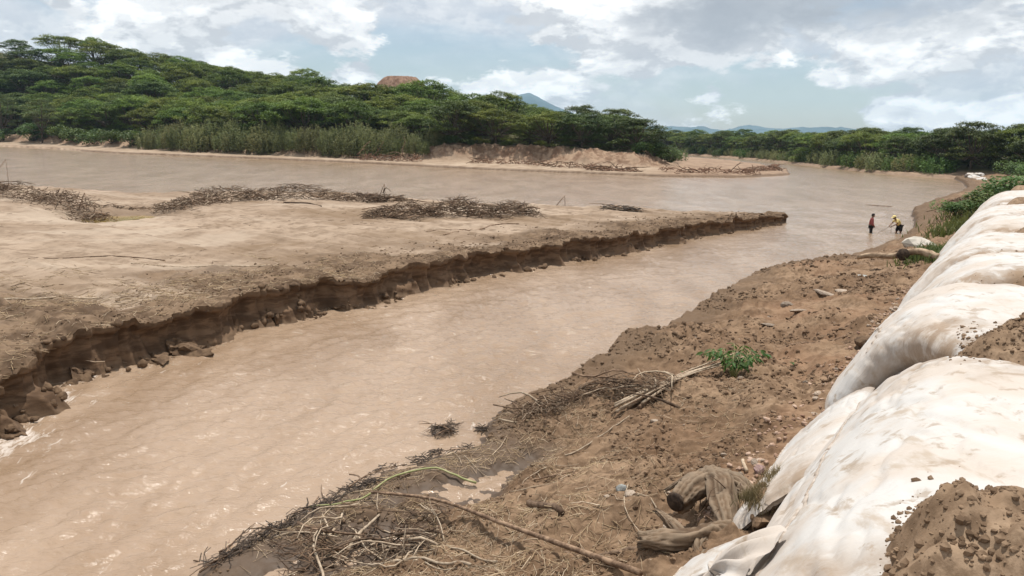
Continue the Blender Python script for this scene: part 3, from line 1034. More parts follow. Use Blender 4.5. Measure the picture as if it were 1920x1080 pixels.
def bag_mesh(s0, s1, prof, thick, seed, nu=110, nv=150, end_p=5.0, dirt_ends=1.0, wr=1.0, pull=0.0, e0=0.0, e1=0.0):
    P = catmull(prof, nv)
    T = np.gradient(P, axis=0)
    T /= np.linalg.norm(T, axis=1)[:, None]
    Nn = np.stack([-T[:, 1], T[:, 0]], 1)
    if Nn[nv // 2, 1] < 0:
        Nn = -Nn
    a = np.linspace(0, 1, nu)
    A, K = np.meshgrid(a, np.arange(nv), indexing='ij')
    W = np.abs(2 * A - 1)
    kk = K / (nv - 1)
    endr = np.clip(1 - W ** end_p, 0, 1) ** 0.42
    rim = np.clip(1 - np.abs(2 * kk - 1) ** 9, 0, 1) ** 0.45
    S = s0 + (s1 - s0) * A
    arc = np.r_[0, np.cumsum(np.linalg.norm(np.diff(P, axis=0), axis=1))][K]
    # folds radiate from the tied ends, soft sags in the middle
    fold = 0.036 * np.abs(fbm(arc * 1.5 + (S - s0) * 0.35, (S - s0) * 0.30, None, seed, 4, 0.55)) * (0.4 + 1.2 * W ** 2)
    sag = 0.065 * fbm(arc * 0.40, S * 0.32, None, seed + 3, 2)
    crease = -0.032 * np.clip(1 - np.abs(fbm(arc * 1.3, S * 0.55, None, seed + 7, 3)) * 10, 0, 1) + 0.011 * fbm(arc * 3.0, S * 1.1, None, seed + 9, 3)
    off = thick * (endr * rim - 1.0) + (fold + sag + crease) * wr * rim
    q = P[K, 0] + Nn[K, 0] * off
    z = P[K, 1] + Nn[K, 1] * off
    qn = sstep(0.75, -0.9, P[K, 0])
    mid = (s0 + s1) / 2
    S = mid + (S - mid) * (1 - 2 * pull * qn / (s1 - s0))
    S = S + (e0 * (1 - A) + e1 * A) * sstep(0.0, 1.7, P[K, 0])
    S = S + 0.10 * fbm(arc * 0.8, S * 0.2, None, seed + 11, 3) * (W ** 3)
    xy = dike_xy(S, q)
    top = np.stack([xy[..., 0], xy[..., 1], z], -1)
    # underside lies on the dike
    xyb = dike_xy(s0 + (s1 - s0) * (0.02 + 0.96 * A), P[K, 0] - Nn[K, 0] * (thick + 0.06))
    bot = np.stack([xyb[..., 0], xyb[..., 1], P[K, 1] - Nn[K, 1] * (thick + 0.06)], -1)
    V = np.vstack([top.reshape(-1, 3), bot.reshape(-1, 3)])
    n = nu * nv
    Ft = grid_faces(nu, nv)
    Fb = grid_faces(nu, nv)[:, ::-1] + n
    sides = []
    loop = np.r_[np.arange(nv), np.arange(1, nu) * nv + nv - 1, (nu - 1) * nv + np.arange(nv - 2, -1, -1), np.arange(nu - 2, 0, -1) * nv]
    l2 = np.roll(loop, -1)
    sides = np.stack([loop, loop + n, l2 + n, l2], 1)
    dirt = np.clip(sstep(0.50, 0.95, W + 0.25 * fbm(S * 1.3, arc * 1.3, None, seed + 21, 3)) * 1.0 * dirt_ends * sstep(0.10, 0.45, kk) + 0.5 * sstep(0.09, 0.0, kk), 0, 1)
    dirt = np.r_[dirt.ravel(), np.ones(n)]
    return V, [Ft, Fb, sides], dirt, top


BAG_PROF = [(1.78, 1.35), (1.68, 1.75), (1.40, 2.25), (1.03, 2.78), (0.66, 3.18), (0.26, 3.43), (-0.3, 3.54), (-1.4, 3.60), (-3.4, 3.58)]
bag_labels = {
    1: 'big white geotextile bag with a stitched seam, under the earth heap, closest to the camera',
    2: 'white geotextile bag with its bulging end behind the seamed bag and the wide earth strip',
    3: 'third white bag along the dike, between the second and third earth strips',
    4: 'fourth white bag along the dike, level with the log whose end is black',
    5: 'fifth white bag along the dike, beside the green grass patch above the log',
    6: 'sixth white bag along the dike, level with the two people wading',
    7: 'last white bag of the dike row before the dark green creepers',
}


BAG_OBJS = []


def bags():
    ends = list(zip(GAPS[:-1], GAPS[1:]))
    for i, (g0, g1) in enumerate(ends, 1):
        near = i <= 2
        V, F, dirt, top = bag_mesh(g0 - 0.10 if i > 1 else g0 - 1.1, g1 + 0.10 if i > 1 else g1 - 0.12, [(q_ + (0.0, 0.40, 0.12, 0.32, 0.10, 0.28, 0.10)[i - 1] * float(sstep(-1.0, 1.0, np.array(q_))), z_ + (0.0, -0.06, 0.03, -0.04, 0.02, -0.05, 0.0)[i - 1]) for q_, z_ in BAG_PROF], 0.50, 200 + 13 * i, 150 if i == 1 else (110 if i == 2 else 70),
                                   170 if i == 1 else (130 if near else 80), 6.0, pull=(0.75, 0.75, 0.5, 0.4, 0.4, 0.45, 0.5)[i - 1], e0=(0, 2.0, 0.4, 0.3, 0.3, 0.3, 0.3)[i - 1], e1=(1.6, 0.4, 0.3, 0.3, 0.3, 0.3, 0.3)[i - 1])
        root = empty('geotextile_bag', (*dike_xy(np.array((g0 + g1) / 2), np.array(0.3)), 3.1))
        me = mesh_np('bag_fabric', V - np.array(root.location), F, M_bag, True, {'dirt': dirt})
        BAG_OBJS.append((V, F[0]))
        link(bpy.data.objects.new('bag_fabric', me), root)
        tag(root, bag_labels[i], 'bag', 'white bags laid along the dike')
        if i in (1, 2):
            # stitched seam running along the river flank
            nu_, nv_ = top.shape[:2]
            row = int(nv_ * (0.215 if i == 1 else 0.2))
            loc = np.array(root.location)
            ks = np.arange(int(nu_ * 0.10), int(nu_ * (0.90 if i == 1 else 0.8)))
            rib = []
            for k in ks:
                j = row + int(round(5 * math.sin(k / nu_ * 5)))
                w0, w1 = top[k, j], top[k, j + (2 if i == 1 else 1)]
                across = (w1 - w0) / (np.linalg.norm(w1 - w0) + 1e-9)
                half = 0.030 + 0.010 * math.sin(k * 0.9) + 0.008 * math.sin(k * 2.3)
                nrm = np.array([-0.5, 0.3, 0.8])
                pk = 0.007 + 0.007 * abs(math.sin(k * 1.1))
                rib.append([w0 - across * half - loc + nrm * 0.002, w0 - across * half * 0.3 - loc + nrm * pk, w0 + across * half * 0.4 - loc + nrm * pk * 0.8, w0 + across * half - loc + nrm * 0.002])
            mb = MB()
            mb.add(np.array(rib).reshape(-1, 3), grid_faces(len(ks), 4))
            mb.build('seam', M_seam, root)
        if i == 1:
            # gathered, tied corner of the cloth at the near river side
            mb = MB()
            c = np.array([*dike_xy(np.array(5.2), np.array(1.42)), 2.40]) - np.array(root.location)
            rr_, th_ = np.meshgrid(np.linspace(0.02, 1, 26), np.linspace(-2.4, 2.4, 90), indexing='ij')
            rad_ = 0.52 * rr_ * (1 + 0.22 * np.sin(th_ * 3.1))
            pleat = 0.055 * np.abs(np.sin(th_ * 7 + 2.0 * rr_)) * np.sin(rr_ * 2.6) + 0.03 * np.sin(th_ * 15 + 1.0)
            e1 = np.array([DIKE_DIR[0], DIKE_DIR[1], 0.0])
            e2 = np.array([DIKE_NRM[0] * 0.6, DIKE_NRM[1] * 0.6, -0.8])
            e3 = np.cross(e1, e2)
            e3 = e3 if e3[2] > 0 else -e3
            V3 = c + (np.cos(th_) * rad_)[..., None] * e1 + (np.sin(th_) * rad_)[..., None] * e2 + (0.13 * np.sqrt(1.02 - rr_) + pleat - 0.04)[..., None] * e3
            mb.add(V3.reshape(-1, 3), grid_faces(26, 90))
            mb.build('tied_corner', M_bag, root).data.attributes.new('dirt', 'FLOAT', 'POINT')
    # lower tier at the toe
    for s0, s1, prof, seed, lab in (
            (7.75, 11.2, [(2.30, 1.05), (2.22, 1.36), (2.02, 1.68), (1.68, 2.08), (1.30, 2.40)], 401, 'low white bag lying at the toe of the dike, partly under the seamed bag'),
            (3.9, 7.35, [(2.45, 0.95), (2.36, 1.28), (2.12, 1.52), (1.68, 1.84), (1.15, 2.15)], 417, 'low white bag beside the muddy tree stump, below the gathered cloth corner')):
        V, F, dirt, top = bag_mesh(s0, s1, prof, 0.11, seed, 100, 90, 9.0, 0.6, 0.45)
        root = empty('geotextile_bag', (*dike_xy(np.array((s0 + s1) / 2), np.array(1.8)), 1.2))
        link(bpy.data.objects.new('bag_fabric', mesh_np('bag_fabric', V - np.array(root.location), F, M_bag, True, {'dirt': dirt})), root)
        mb = MB()
        add_tube(mb, [top[k, 20] - np.array(root.location) for k in range(12, 90)], 0.012, 6, rough=0.25, seed=9)
        mb.build('seam', M_seam, root)
        tag(root, lab, 'bag', 'white bags laid along the dike')


bags()

# ------------------------------------------------------------------ vegetation
bpy.context.view_layer.update()
DG = bpy.context.evaluated_depsgraph_get()
BVH = {k: BVHTree.FromObject(o, DG) for k, o in (('bar', bar_obj), ('bank', bank_obj), ('dike', dike_obj))}

_V, _F, _n = [], [], 0
for _v, _f in BAG_OBJS[:4]:
    _V.append(_v)
    _F.append(_f + _n)
    _n += len(_v)
BVH['bag'] = BVHTree.FromPolygons(np.vstack(_V).tolist(), np.vstack(_F).tolist())


def gz(x, y, which='bank'):
    best = None
    for k in ((which,) if isinstance(which, str) else which):
        h = BVH[k].ray_cast(Vector((x, y, 30)), Vector((0, 0, -1)))[0]
        if h is not None and (best is None or h.z > best):
            best = h.z
    return 0.0 if best is None else best


def leaf_quads(C, length, width, g, up=0.7, axis=None):
    """diamond leaves at points C (n,3)"""
    n = len(C)
    N = g.normal(0, 1, (n, 3))
    N /= np.linalg.norm(N, axis=1)[:, None]
    N[:, 2] = np.abs(N[:, 2])
    N = N * (1 - up) + np.array([0, 0, up])
    N /= np.linalg.norm(N, axis=1)[:, None]
    A = g.normal(0, 1, (n, 3)) if axis is None else axis + g.normal(0, 0.25, (n, 3))
    A -= (A * N).sum(1)[:, None] * N
    A /= np.linalg.norm(A, axis=1)[:, None] + 1e-9
    B = np.cross(N, A)
    L = (length * g.uniform(0.6, 1.3, n))[:, None]
    W = (width * g.uniform(0.7, 1.2, n))[:, None]
    V = np.stack([C - A * L * 0.5, C + B * W * 0.5, C + A * L * 0.5, C - B * W * 0.5], 1).reshape(-1, 3)
    F = np.arange(4 * n).reshape(n, 4)
    return V, F


def acacia_meshes(seed, H=8.2, R=5.6, skirts=12, pads=30, leaves=170, mat=None):
    g = np.random.default_rng(seed)
    crown, wood = MB(), MB()
    centres = []
    for k in range(pads):
        r = R * math.sqrt((k + 0.5) / pads) * g.uniform(0.85, 1.1)
        ph = k * 2.39996 + g.uniform(-0.4, 0.4)
        z = H * (1 - 0.30 * (r / R) ** 2.2) + g.uniform(-0.8, 0.5)
        centres.append((r * math.cos(ph), r * math.sin(ph) * 0.92, z, g.uniform(1.0, 1.75)))
    for k in range(skirts):
        ph = k * 2 * math.pi / skirts + g.uniform(-0.3, 0.3)
        r = R * g.uniform(0.62, 0.98)
        centres.append((r * math.cos(ph), r * math.sin(ph), H * g.uniform(0.08, 0.66), g.uniform(0.9, 1.5)))
    for (cx, cy, cz, pr) in centres:
        n = int(leaves * (pr / 1.35) ** 2 * g.uniform(0.7, 1.15))
        rho = np.sqrt(g.uniform(0, 1, n)) * pr
        ph = g.uniform(0, 2 * math.pi, n)
        wob = 1 + 0.25 * np.sin(ph * 3 + cx) + 0.15 * np.sin(ph * 5 + cy)
        x, y = rho * np.cos(ph) * wob, rho * np.sin(ph) * wob
        z = -0.20 * (rho / pr) ** 2 * pr + g.normal(0, 0.15, n) + 0.12 * np.sin(x * 3 + cx) * np.sin(y * 3)
        V, F = leaf_quads(np.c_[cx + x, cy + y, cz + z], 0.34, 0.20, g, 0.58)
        crown.add(V, F)
    zt = H * 0.30
    add_tube(wood, [(0, 0, -0.8), (g.uniform(-.2, .2), g.uniform(-.2, .2), zt * 0.6), (g.uniform(-.4, .4), g.uniform(-.4, .4), zt)], [0.30, 0.24, 0.20], 7)
    for (cx, cy, cz, pr) in centres[::2]:
        p0 = np.array([0, 0, zt * g.uniform(0.6, 1.0)])
        p2 = np.array([cx, cy, cz - 0.35])
        p1 = p0 * 0.45 + p2 * 0.55 + np.array([0, 0, -0.4])
        add_tube(wood, [p0, p0 * 0.7 + p1 * 0.3 + [0, 0, 0.15], p1, p2], [0.15, 0.11, 0.08, 0.03], 5)
    return crown.mesh('crown', mat or M_leaf, True), wood.mesh('trunk', M_trunk, True)


def willow_meshes(seed, H=5.8, R=2.5, stems=80, per=46, mat=None, llen=0.42):
    g = np.random.default_rng(seed)
    crown, wood = MB(), MB()
    for k in range(stems):
        r, ph = R * math.sqrt(g.uniform(0, 1)), g.uniform(0, 6.28)
        h = H * (1 - 0.35 * (r / R) ** 2) * g.uniform(0.72, 1.08)
        lx, ly = g.normal(0, 0.35, 2) + 0.25 * np.array([math.cos(ph), math.sin(ph)])
        b = np.array([r * math.cos(ph), r * math.sin(ph), -0.3])
        t = g.uniform(0.10, 1.0, per) ** 0.8
        C = b + np.c_[lx * t ** 1.6, ly * t ** 1.6, h * t] + g.normal(0, 0.30, (per, 3)) * (1.15 - t)[:, None]
        V, F = leaf_quads(C, llen, 0.15, g, 0.2, np.array([lx * 0.5, ly * 0.5, 0.45]) + g.normal(0, 0.35, 3))
        crown.add(V, F)
        if k % 5 == 0:
            tt = np.linspace(0, 1, 5)[:, None]
            add_tube(wood, b + np.c_[lx * tt ** 1.6, ly * tt ** 1.6, h * tt * 0.92], np.linspace(0.045, 0.012, 5), 4)
    return crown.mesh('crown', mat or M_willow, True), wood.mesh('trunk', M_trunk, True)


def bush_meshes(seed, H=1.6, R=1.5, n=1500, leaf=0.22, mat=None):
    g = np.random.default_rng(seed)
    crown, wood = MB(), MB()
    lob = [(g.uniform(-.7, .7) * R, g.uniform(-.7, .7) * R, H * g.uniform(0.35, 0.7), g.uniform(0.35, 0.6) * R) for _ in range(10)]
    for (cx, cy, cz, lr) in lob:
        m = n // 10
        d = g.normal(0, 1, (m, 3))
        d /= np.linalg.norm(d, axis=1)[:, None]
        d *= (g.uniform(0.45, 1.0, m) ** 0.5)[:, None] * lr
        d[:, 2] *= 0.75
        V, F = leaf_quads(np.array([cx, cy, cz]) + d, leaf, leaf * 0.62, g, 0.45)
        crown.add(V, F)
        add_tube(wood, [(0, 0, -0.2), (cx * 0.5, cy * 0.5, cz * 0.55), (cx, cy, cz)], [0.035, 0.025, 0.01], 4)
    return crown.mesh('crown', mat or M_bush, True), wood.mesh('trunk', M_trunk, True)


def plant_tree(name, meshes, loc, rz, sc, label, cat, group):
    o = empty(name, loc, rz, sc)
    for nm, me in zip(('crown', 'trunk'), meshes):
        link(bpy.data.objects.new(nm, me), o)
    tag(o, label, cat, group)
    return o


ACACIA = [acacia_meshes(300 + k, g_h, g_r, 20, 34, 260) for k, (g_h, g_r) in enumerate(((8.2, 5.8), (7.4, 6.4), (8.8, 5.2), (7.9, 6.0)))]
ACACIA_D = [acacia_meshes(320 + k, g_h, g_r, 24, 32, 260, M_leaf_dark) for k, (g_h, g_r) in enumerate(((8.4, 5.2), (9.0, 5.6), (7.6, 5.4)))]
TALL = [acacia_meshes(340, 12.5, 5.0, 14, 26, 170, M_leaf_dark), acacia_meshes(341, 11.0, 4.6, 12, 24, 170, M_leaf)]
WILLOW = [willow_meshes(350 + k) for k in range(3)]
SHORE = [willow_meshes(360 + k, 3.4, 2.6, 70, 30, M_bush if k == 1 else M_willow, 0.45) for k in range(3)]
BUSH = [bush_meshes(370 + k) for k in range(3)]
GREEN = [bush_meshes(380 + k, 2.2, 2.4, 2200, 0.26, M_bush) for k in range(2)]


def poisson(cands, rmin, limit):
    out = []
    for p in cands:
        if all((p[0] - q[0]) ** 2 + (p[1] - q[1]) ** 2 > rmin(p) ** 2 for q in out):
            out.append(p)
            if len(out) >= limit:
                break
    return out


def nth(k):
    return str(k) + ('th' if 10 <= k % 100 <= 20 else {1: 'st', 2: 'nd', 3: 'rd'}.get(k % 10, 'th'))


def forests():
    g = np.random.default_rng(17)
    # hillside forest across the river
    n = 16000
    az, r = np.radians(g.uniform(-37.5, 9.2, n)), g.uniform(135, 380, n)
    X, Y = r * np.sin(az), r * np.cos(az)
    z, d1, d2, sc = far_left_height(X, Y)
    a = np.degrees(az)
    dmin = np.interp(a, [-37, -27, -26, -7.5, -6.5, 0, 6, 11], [7, 7, 7, 7.5, 4.0, 4.0, 4.0, 3.5])
    ok = (d2 > dmin) & (d2 < np.interp(a, [-37, -20, 0, 12], [100, 95, 82, 60]))
    ok &= ~(((X + 53) ** 2 + (Y - 372) ** 2) < 18 ** 2)
    pts = [(X[i], Y[i], z[i], d2[i], a[i]) for i in np.argsort(d2 + g.uniform(0, 12, n)) if ok[i]]
    pts = poisson(pts, lambda p: 7.2 + 0.055 * p[3], 290)
    tip = max(pts, key=lambda p: p[4] - 0.05 * p[3])
    for i, (x, y, zz, dd, aa) in enumerate(pts):
        front = dd < 11
        dark = aa > 4.5 or aa < -30 or g.uniform() < 0.12
        me = (ACACIA_D if dark else ACACIA)[int(g.integers(0, 3 if dark else 4))]
        s = (g.uniform(0.92, 1.2) + 0.003 * dd) * float(np.interp(aa, [-20, -6, 3, 9], [1.0, 0.92, 0.84, 0.80]))
        zone = ('at the left frame edge' if aa < -29 else 'above the far left waterline bushes' if aa < -23 else 'above the left half of the willow thicket' if aa < -14
                else 'above the right half of the willow thicket' if aa < -9.5 else 'below the red earth mound' if aa < -5.5 else 'behind the left part of the eroded bank' if aa < 1 else 'behind the middle of the eroded bank' if aa < 5 else 'near the river-side tip of the forest')
        zone += '' if front else (', lower rows' if dd < 35 else ', middle rows' if dd < 62 else ', skyline rows')
        if (x, y) == tip[:2]:
            lab = 'dark rounded tree at the river-side tip of the hillside forest'
        elif front:
            lab = '%s, %s' % ('dark front edge forest tree' if dark else 'green front edge forest tree', zone)
        else:
            lab = '%s, %s' % ('dark wide canopy tree' if dark else 'green flat canopy tree', zone)
        plant_tree('forest_tree', me, (x, y, zz - 0.2), g.uniform(0, 6.28), (s * g.uniform(0.95, 1.35), s * g.uniform(0.95, 1.25), s * g.uniform(0.8, 1.15)), lab, 'tree', 'trees of the hillside forest')
    # taller trees standing above the canopy on the left
    for (aa, r, me, s, lab) in ((-32.6, 282, 0, 1.05, 'tall dark tree at the left end of the forest skyline'),
                                (-30.6, 262, 0, 0.92, 'tall dark tree second from the left end of the forest skyline'),
                                (-28.2, 285, 1, 0.95, 'tall bushy tree rising above the forest skyline on the left')):
        x, y = r * math.sin(rad(aa)), r * math.cos(rad(aa))
        zz = float(far_left_height(np.array([x]), np.array([y]))[0][0])
        plant_tree('tall_tree', TALL[me], (x, y, zz - 0.2), aa, s, lab, 'tree', 'tall trees above the hillside forest')
    # grey-green willows in front of the forest
    line = catmull([(-88, 192.5), (-72, 181.5), (-52, 172.5), (-37, 165.5), (-26, 163), (-17.5, 161.5)], 24)
    for row in range(2):
        for k, (x, y) in enumerate(line):
            x2, y2 = x + g.uniform(-1.2, 1.2), y + row * 3.4 + g.uniform(-0.8, 0.8)
            zz = float(far_left_height(np.array([x2]), np.array([y2]))[0][0])
            s = g.uniform(0.70, 1.12) * (0.85 if k < 3 else 0.75 if k > 21 else 1.0)
            plant_tree('willow_shrub', WILLOW[int(g.integers(0, 3))], (x2, y2, zz - 0.1), g.uniform(0, 6.28), s,
                       'grey green willow shrub, %s from the left in the %s row of the thicket' % (nth(k + 1), ('front', 'back')[row]), 'shrub', 'willow thicket on the far shore')
    # loose bushes at the far left waterline and on top of the cut bank
    for k, (px_, py_, s) in enumerate(((-160, 236, 3.0), (-150, 232, 2.6), (-139, 231, 3.2), (-128, 225, 2.4), (-119, 217, 2.6), (-110, 210, 2.8), (-103, 204, 2.2), (-95, 199, 2.6))):
        zz = float(far_left_height(np.array([px_]), np.array([py_]))[0][0])
        plant_tree('bush', BUSH[int(g.integers(0, 3))], (px_, py_, zz - 0.1), g.uniform(0, 6.28), (s, s, s * 1.0),
                   'rounded green bush at the far left waterline, %s from the left' % nth(k + 1), 'bush', 'bushes at the far left waterline')
    for k, (px_, py_, s) in enumerate(((-16, 166, 1.5), (-13, 165.5, 1.1), (-9, 164, 0.9), (-2, 163, 0.8), (24, 151, 1.6), (27, 156, 2.0), (30, 163, 2.0), (33, 172, 2.0), (36, 184, 2.0), (39, 198, 2.2))):
        zz = float(far_left_height(np.array([px_]), np.array([py_]))[0][0])
        plant_tree('bush', BUSH[int(g.integers(0, 3))], (px_, py_, zz - 0.1), g.uniform(0, 6.28), s,
                   'low green bush on the eroded red bank across the river, %s from the left' % nth(k + 1), 'bush', 'bushes on the eroded bank')
    # forest along the right bend
    n = 9000
    az, r = np.radians(g.uniform(7.5, 37, n)), g.uniform(140, 430, n)
    X, Y = r * np.sin(az), r * np.cos(az)
    z, d = far_right_height(X, Y)
    ok = (d > 5.5) & (d < 42)
    pts = [(X[i], Y[i], z[i], d[i]) for i in np.argsort(d + g.uniform(0, 8, n)) if ok[i]]
    pts = poisson(pts, lambda p: 6.6 + 0.03 * p[3], 150)
    for (x, y, zz, dd) in pts:
        s = g.uniform(0.72, 1.0)
        dark = g.uniform() < 0.5
        me = (ACACIA_D if dark else ACACIA)[int(g.integers(0, 3))]
        aa = math.degrees(math.atan2(x, y))
        zone = 'where the river disappears' if aa < 14 else 'left part' if aa < 19 else 'middle part' if aa < 24 else 'right part'
        lab = '%s green tree of the river bend forest, %s, %s' % ('dark' if dark else 'mid', zone, 'front row' if dd < 14 else 'back rows')
        plant_tree('riverside_tree', me, (x, y, zz - 0.2), g.uniform(0, 6.28), s, lab, 'tree', 'trees along the river bend')
    L = catmull([(70, 352), (78.5, 312), (81, 250), (78.5, 206), (77, 178), (77, 160), (80, 152)], 46)
    for k, (x, y) in enumerate(L):
        x2, y2 = x + g.uniform(0.2, 3.0), y + g.uniform(-1, 1)
        zz = float(far_right_height(np.array([x2]), np.array([y2]))[0][0])
        plant_tree('shore_shrub', SHORE[int(g.integers(0, 3))], (x2, y2, zz - 0.2), g.uniform(0, 6.28), g.uniform(0.75, 1.15) * (1.15 if y < 220 else 1.0),
                   'low green shrub at the river bend waterline, %s from the farthest' % nth(k + 1), 'shrub', 'shrubs along the river bend waterline')
    # vegetation at the far end of the dike
    spec = [(92, 146, 0, 1.0), (99, 139, 1, 1.05), (104, 150, 0, 1.1), (110, 138, 1, 0.95), (98, 128, 2, 0.8), (108, 124, 1, 0.85), (118, 130, 0, 1.0), (94, 118, 2, 0.62), (103, 112, 0, 0.66), (120, 116, 1, 0.9)]
    for k, (x, y, m_, s) in enumerate(spec):
        lab = 'pale tall tree at the right edge of the forest skyline' if k == 8 else 'tree behind the green bushes where the dike ends'
        plant_tree('dike_tree', (ACACIA_D[m_] if k % 3 else ACACIA[m_]), (x, y, 1.4), g.uniform(0, 6.28), s, lab, 'tree', 'trees where the dike ends')
    for (x, y, s) in ((84, 132, 1.5), (80, 122, 1.3), (88, 122, 1.5), (76, 113, 1.1), (83, 112, 1.4), (90, 110, 1.6), (72, 104, 1.0), (79, 102, 1.2), (86, 101, 1.5), (66, 93, 0.85), (74, 93, 1.1), (82, 92, 1.3), (60, 84, 0.75), (68, 84, 0.9), (75, 84, 1.1)):
        zz = gz(x, y, 'bank')
        plant_tree('green_bush', GREEN[int(g.integers(0, 2))], (x, y, max(zz, 1.2) - 0.2), g.uniform(0, 6.28), (s, s, s * 0.8),
                   'bright green bush on the bank beyond the last white bag', 'bush', 'bushes where the dike ends')


forests()


def grass_patch(name, spots, n, h, mat, seed, label, cat, spread=0.5, blade=0.012, zbase=None):
    """a patch of grass blades: uncountable, one object"""
    g = np.random.default_rng(seed)
    mb = MB()
    for (x, y, sp) in spots:
        for _ in range(n):
            ax, ay = x + g.normal(0, sp), y + g.normal(0, sp)
            z = gz(ax, ay, ('bank', 'dike')) if zbase is None else zbase - 1.2 * ((ax - x) ** 2 + (ay - y) ** 2)
            L = h * g.uniform(0.5, 1.2)
            d = g.normal(0, 0.4, 2)
            w = g.normal(0, 1, 2)
            w = w / np.linalg.norm(w) * blade
            b = np.array([ax, ay, z - 0.02])
            m = b + np.array([d[0] * L * 0.4, d[1] * L * 0.4, L * 0.6])
            t = b + np.array([d[0] * L, d[1] * L, L * 0.95])
            ww = np.array([w[0], w[1], 0])
            V = np.array([b - ww, b + ww, m + ww * 0.8, m - ww * 0.8, t])
            mb.add(V, [[0, 1, 2, 3]])
            mb.f3.append(np.array([[3, 2, 4]]) + mb.n - 5)
    o = mb.build(name, mat, None, False)
    tag(o, label, cat, None, 'stuff')
    return o


grass_patch('bank_grass', [(14.6, 27.3, .5), (15.6, 28.6, .5), (16.4, 30.2, .5), (15.0, 28.4, .4)], 330, 0.40, M_grass, 5, 'green grass patch on the bank between the log and the white bags', 'grass', blade=0.02)
grass_patch('toe_grass', [(21.5, 38.5, .7), (24.5, 43.0, .8), (28.0, 48.5, .9), (31.5, 54.0, 1.0), (34, 57, 1.0)], 260, 0.55, M_grass, 6, 'green weeds along the toe of the far white bags', 'grass', blade=0.035)
grass_patch('dry_grass', [(2.78, 7.80, .12), (2.95, 7.98, .11), (2.62, 7.68, .09), (3.02, 8.2, .09)], 420, 0.15, M_drygrass, 7, 'dry olive grass tuft between the two low white bags', 'grass', blade=0.004, zbase=1.86)


def creepers():
    g = np.random.default_rng(23)
    labs = ['dark broad leaved creeper just beyond the last white bag, nearest of its row', 'dark broad leaved creeper in the middle of the row beyond the white bags',
            'dark broad leaved creeper overhanging the river edge beyond the white bags', 'dark broad leaved creeper at the right frame edge beyond the white bags', 'dark broad leaved creeper farthest along the dike']
    for k, (s, q, sc, z) in enumerate(((50.5, 0.8, 0.85, 2.4), (53, -1.2, 0.95, 2.7), (54.5, 2.6, 0.9, 1.5), (51.5, -3.2, 0.9, 2.8), (58, 0.5, 1.05, 2.2))):
        x, y = dike_xy(np.array(float(s)), np.array(q))
        plant_tree('creeper', GREEN[k % 2] if k % 2 else BUSH[k % 3], (x, y, z), g.uniform(0, 6), (sc, sc, sc * 0.7), labs[k], 'creeper', 'creepers beyond the white bags')


creepers()


# ------------------------------------------------------------------ driftwood and sticks
def bent(p0, p1, n, bend, g, sagz=0.0):
    p0, p1 = np.array(p0, float), np.array(p1, float)
    t = np.linspace(0, 1, n)[:, None]
    L = np.linalg.norm(p1 - p0)
    off = g.normal(0, 1, 3) * bend * L
    off2 = g.normal(0, 1, 3) * bend * L * 0.5
    return p0 + (p1 - p0) * t + off * np.sin(t * math.pi) + off2 * np.sin(t * 2 * math.pi)


def branch_mesh(seed, forks=2, mat=None):
    """unit-length crooked branch along x"""
    g = np.random.default_rng(seed)
    mb = MB()
    P = bent((0, 0, 0), (1, 0, 0), 7, 0.045, g)
    add_tube(mb, P, np.linspace(0.016, 0.006, 7), 5, rough=0.12, seed=seed)
    for k in range(forks):
        i = int(g.integers(2, 5))
        q = P[i] + np.array([g.uniform(0.15, 0.35), g.normal(0, 0.14), g.normal(0, 0.12)])
        add_tube(mb, bent(P[i], q, 4, 0.06, g), [0.008, 0.006, 0.005, 0.003], 4)
    return mb.mesh('branch', mat or M_drift)


BRANCHES = [branch_mesh(500 + k, k % 3) for k in range(6)]
PALES = [branch_mesh(520 + k, k % 2, M_pale) for k in range(4)]


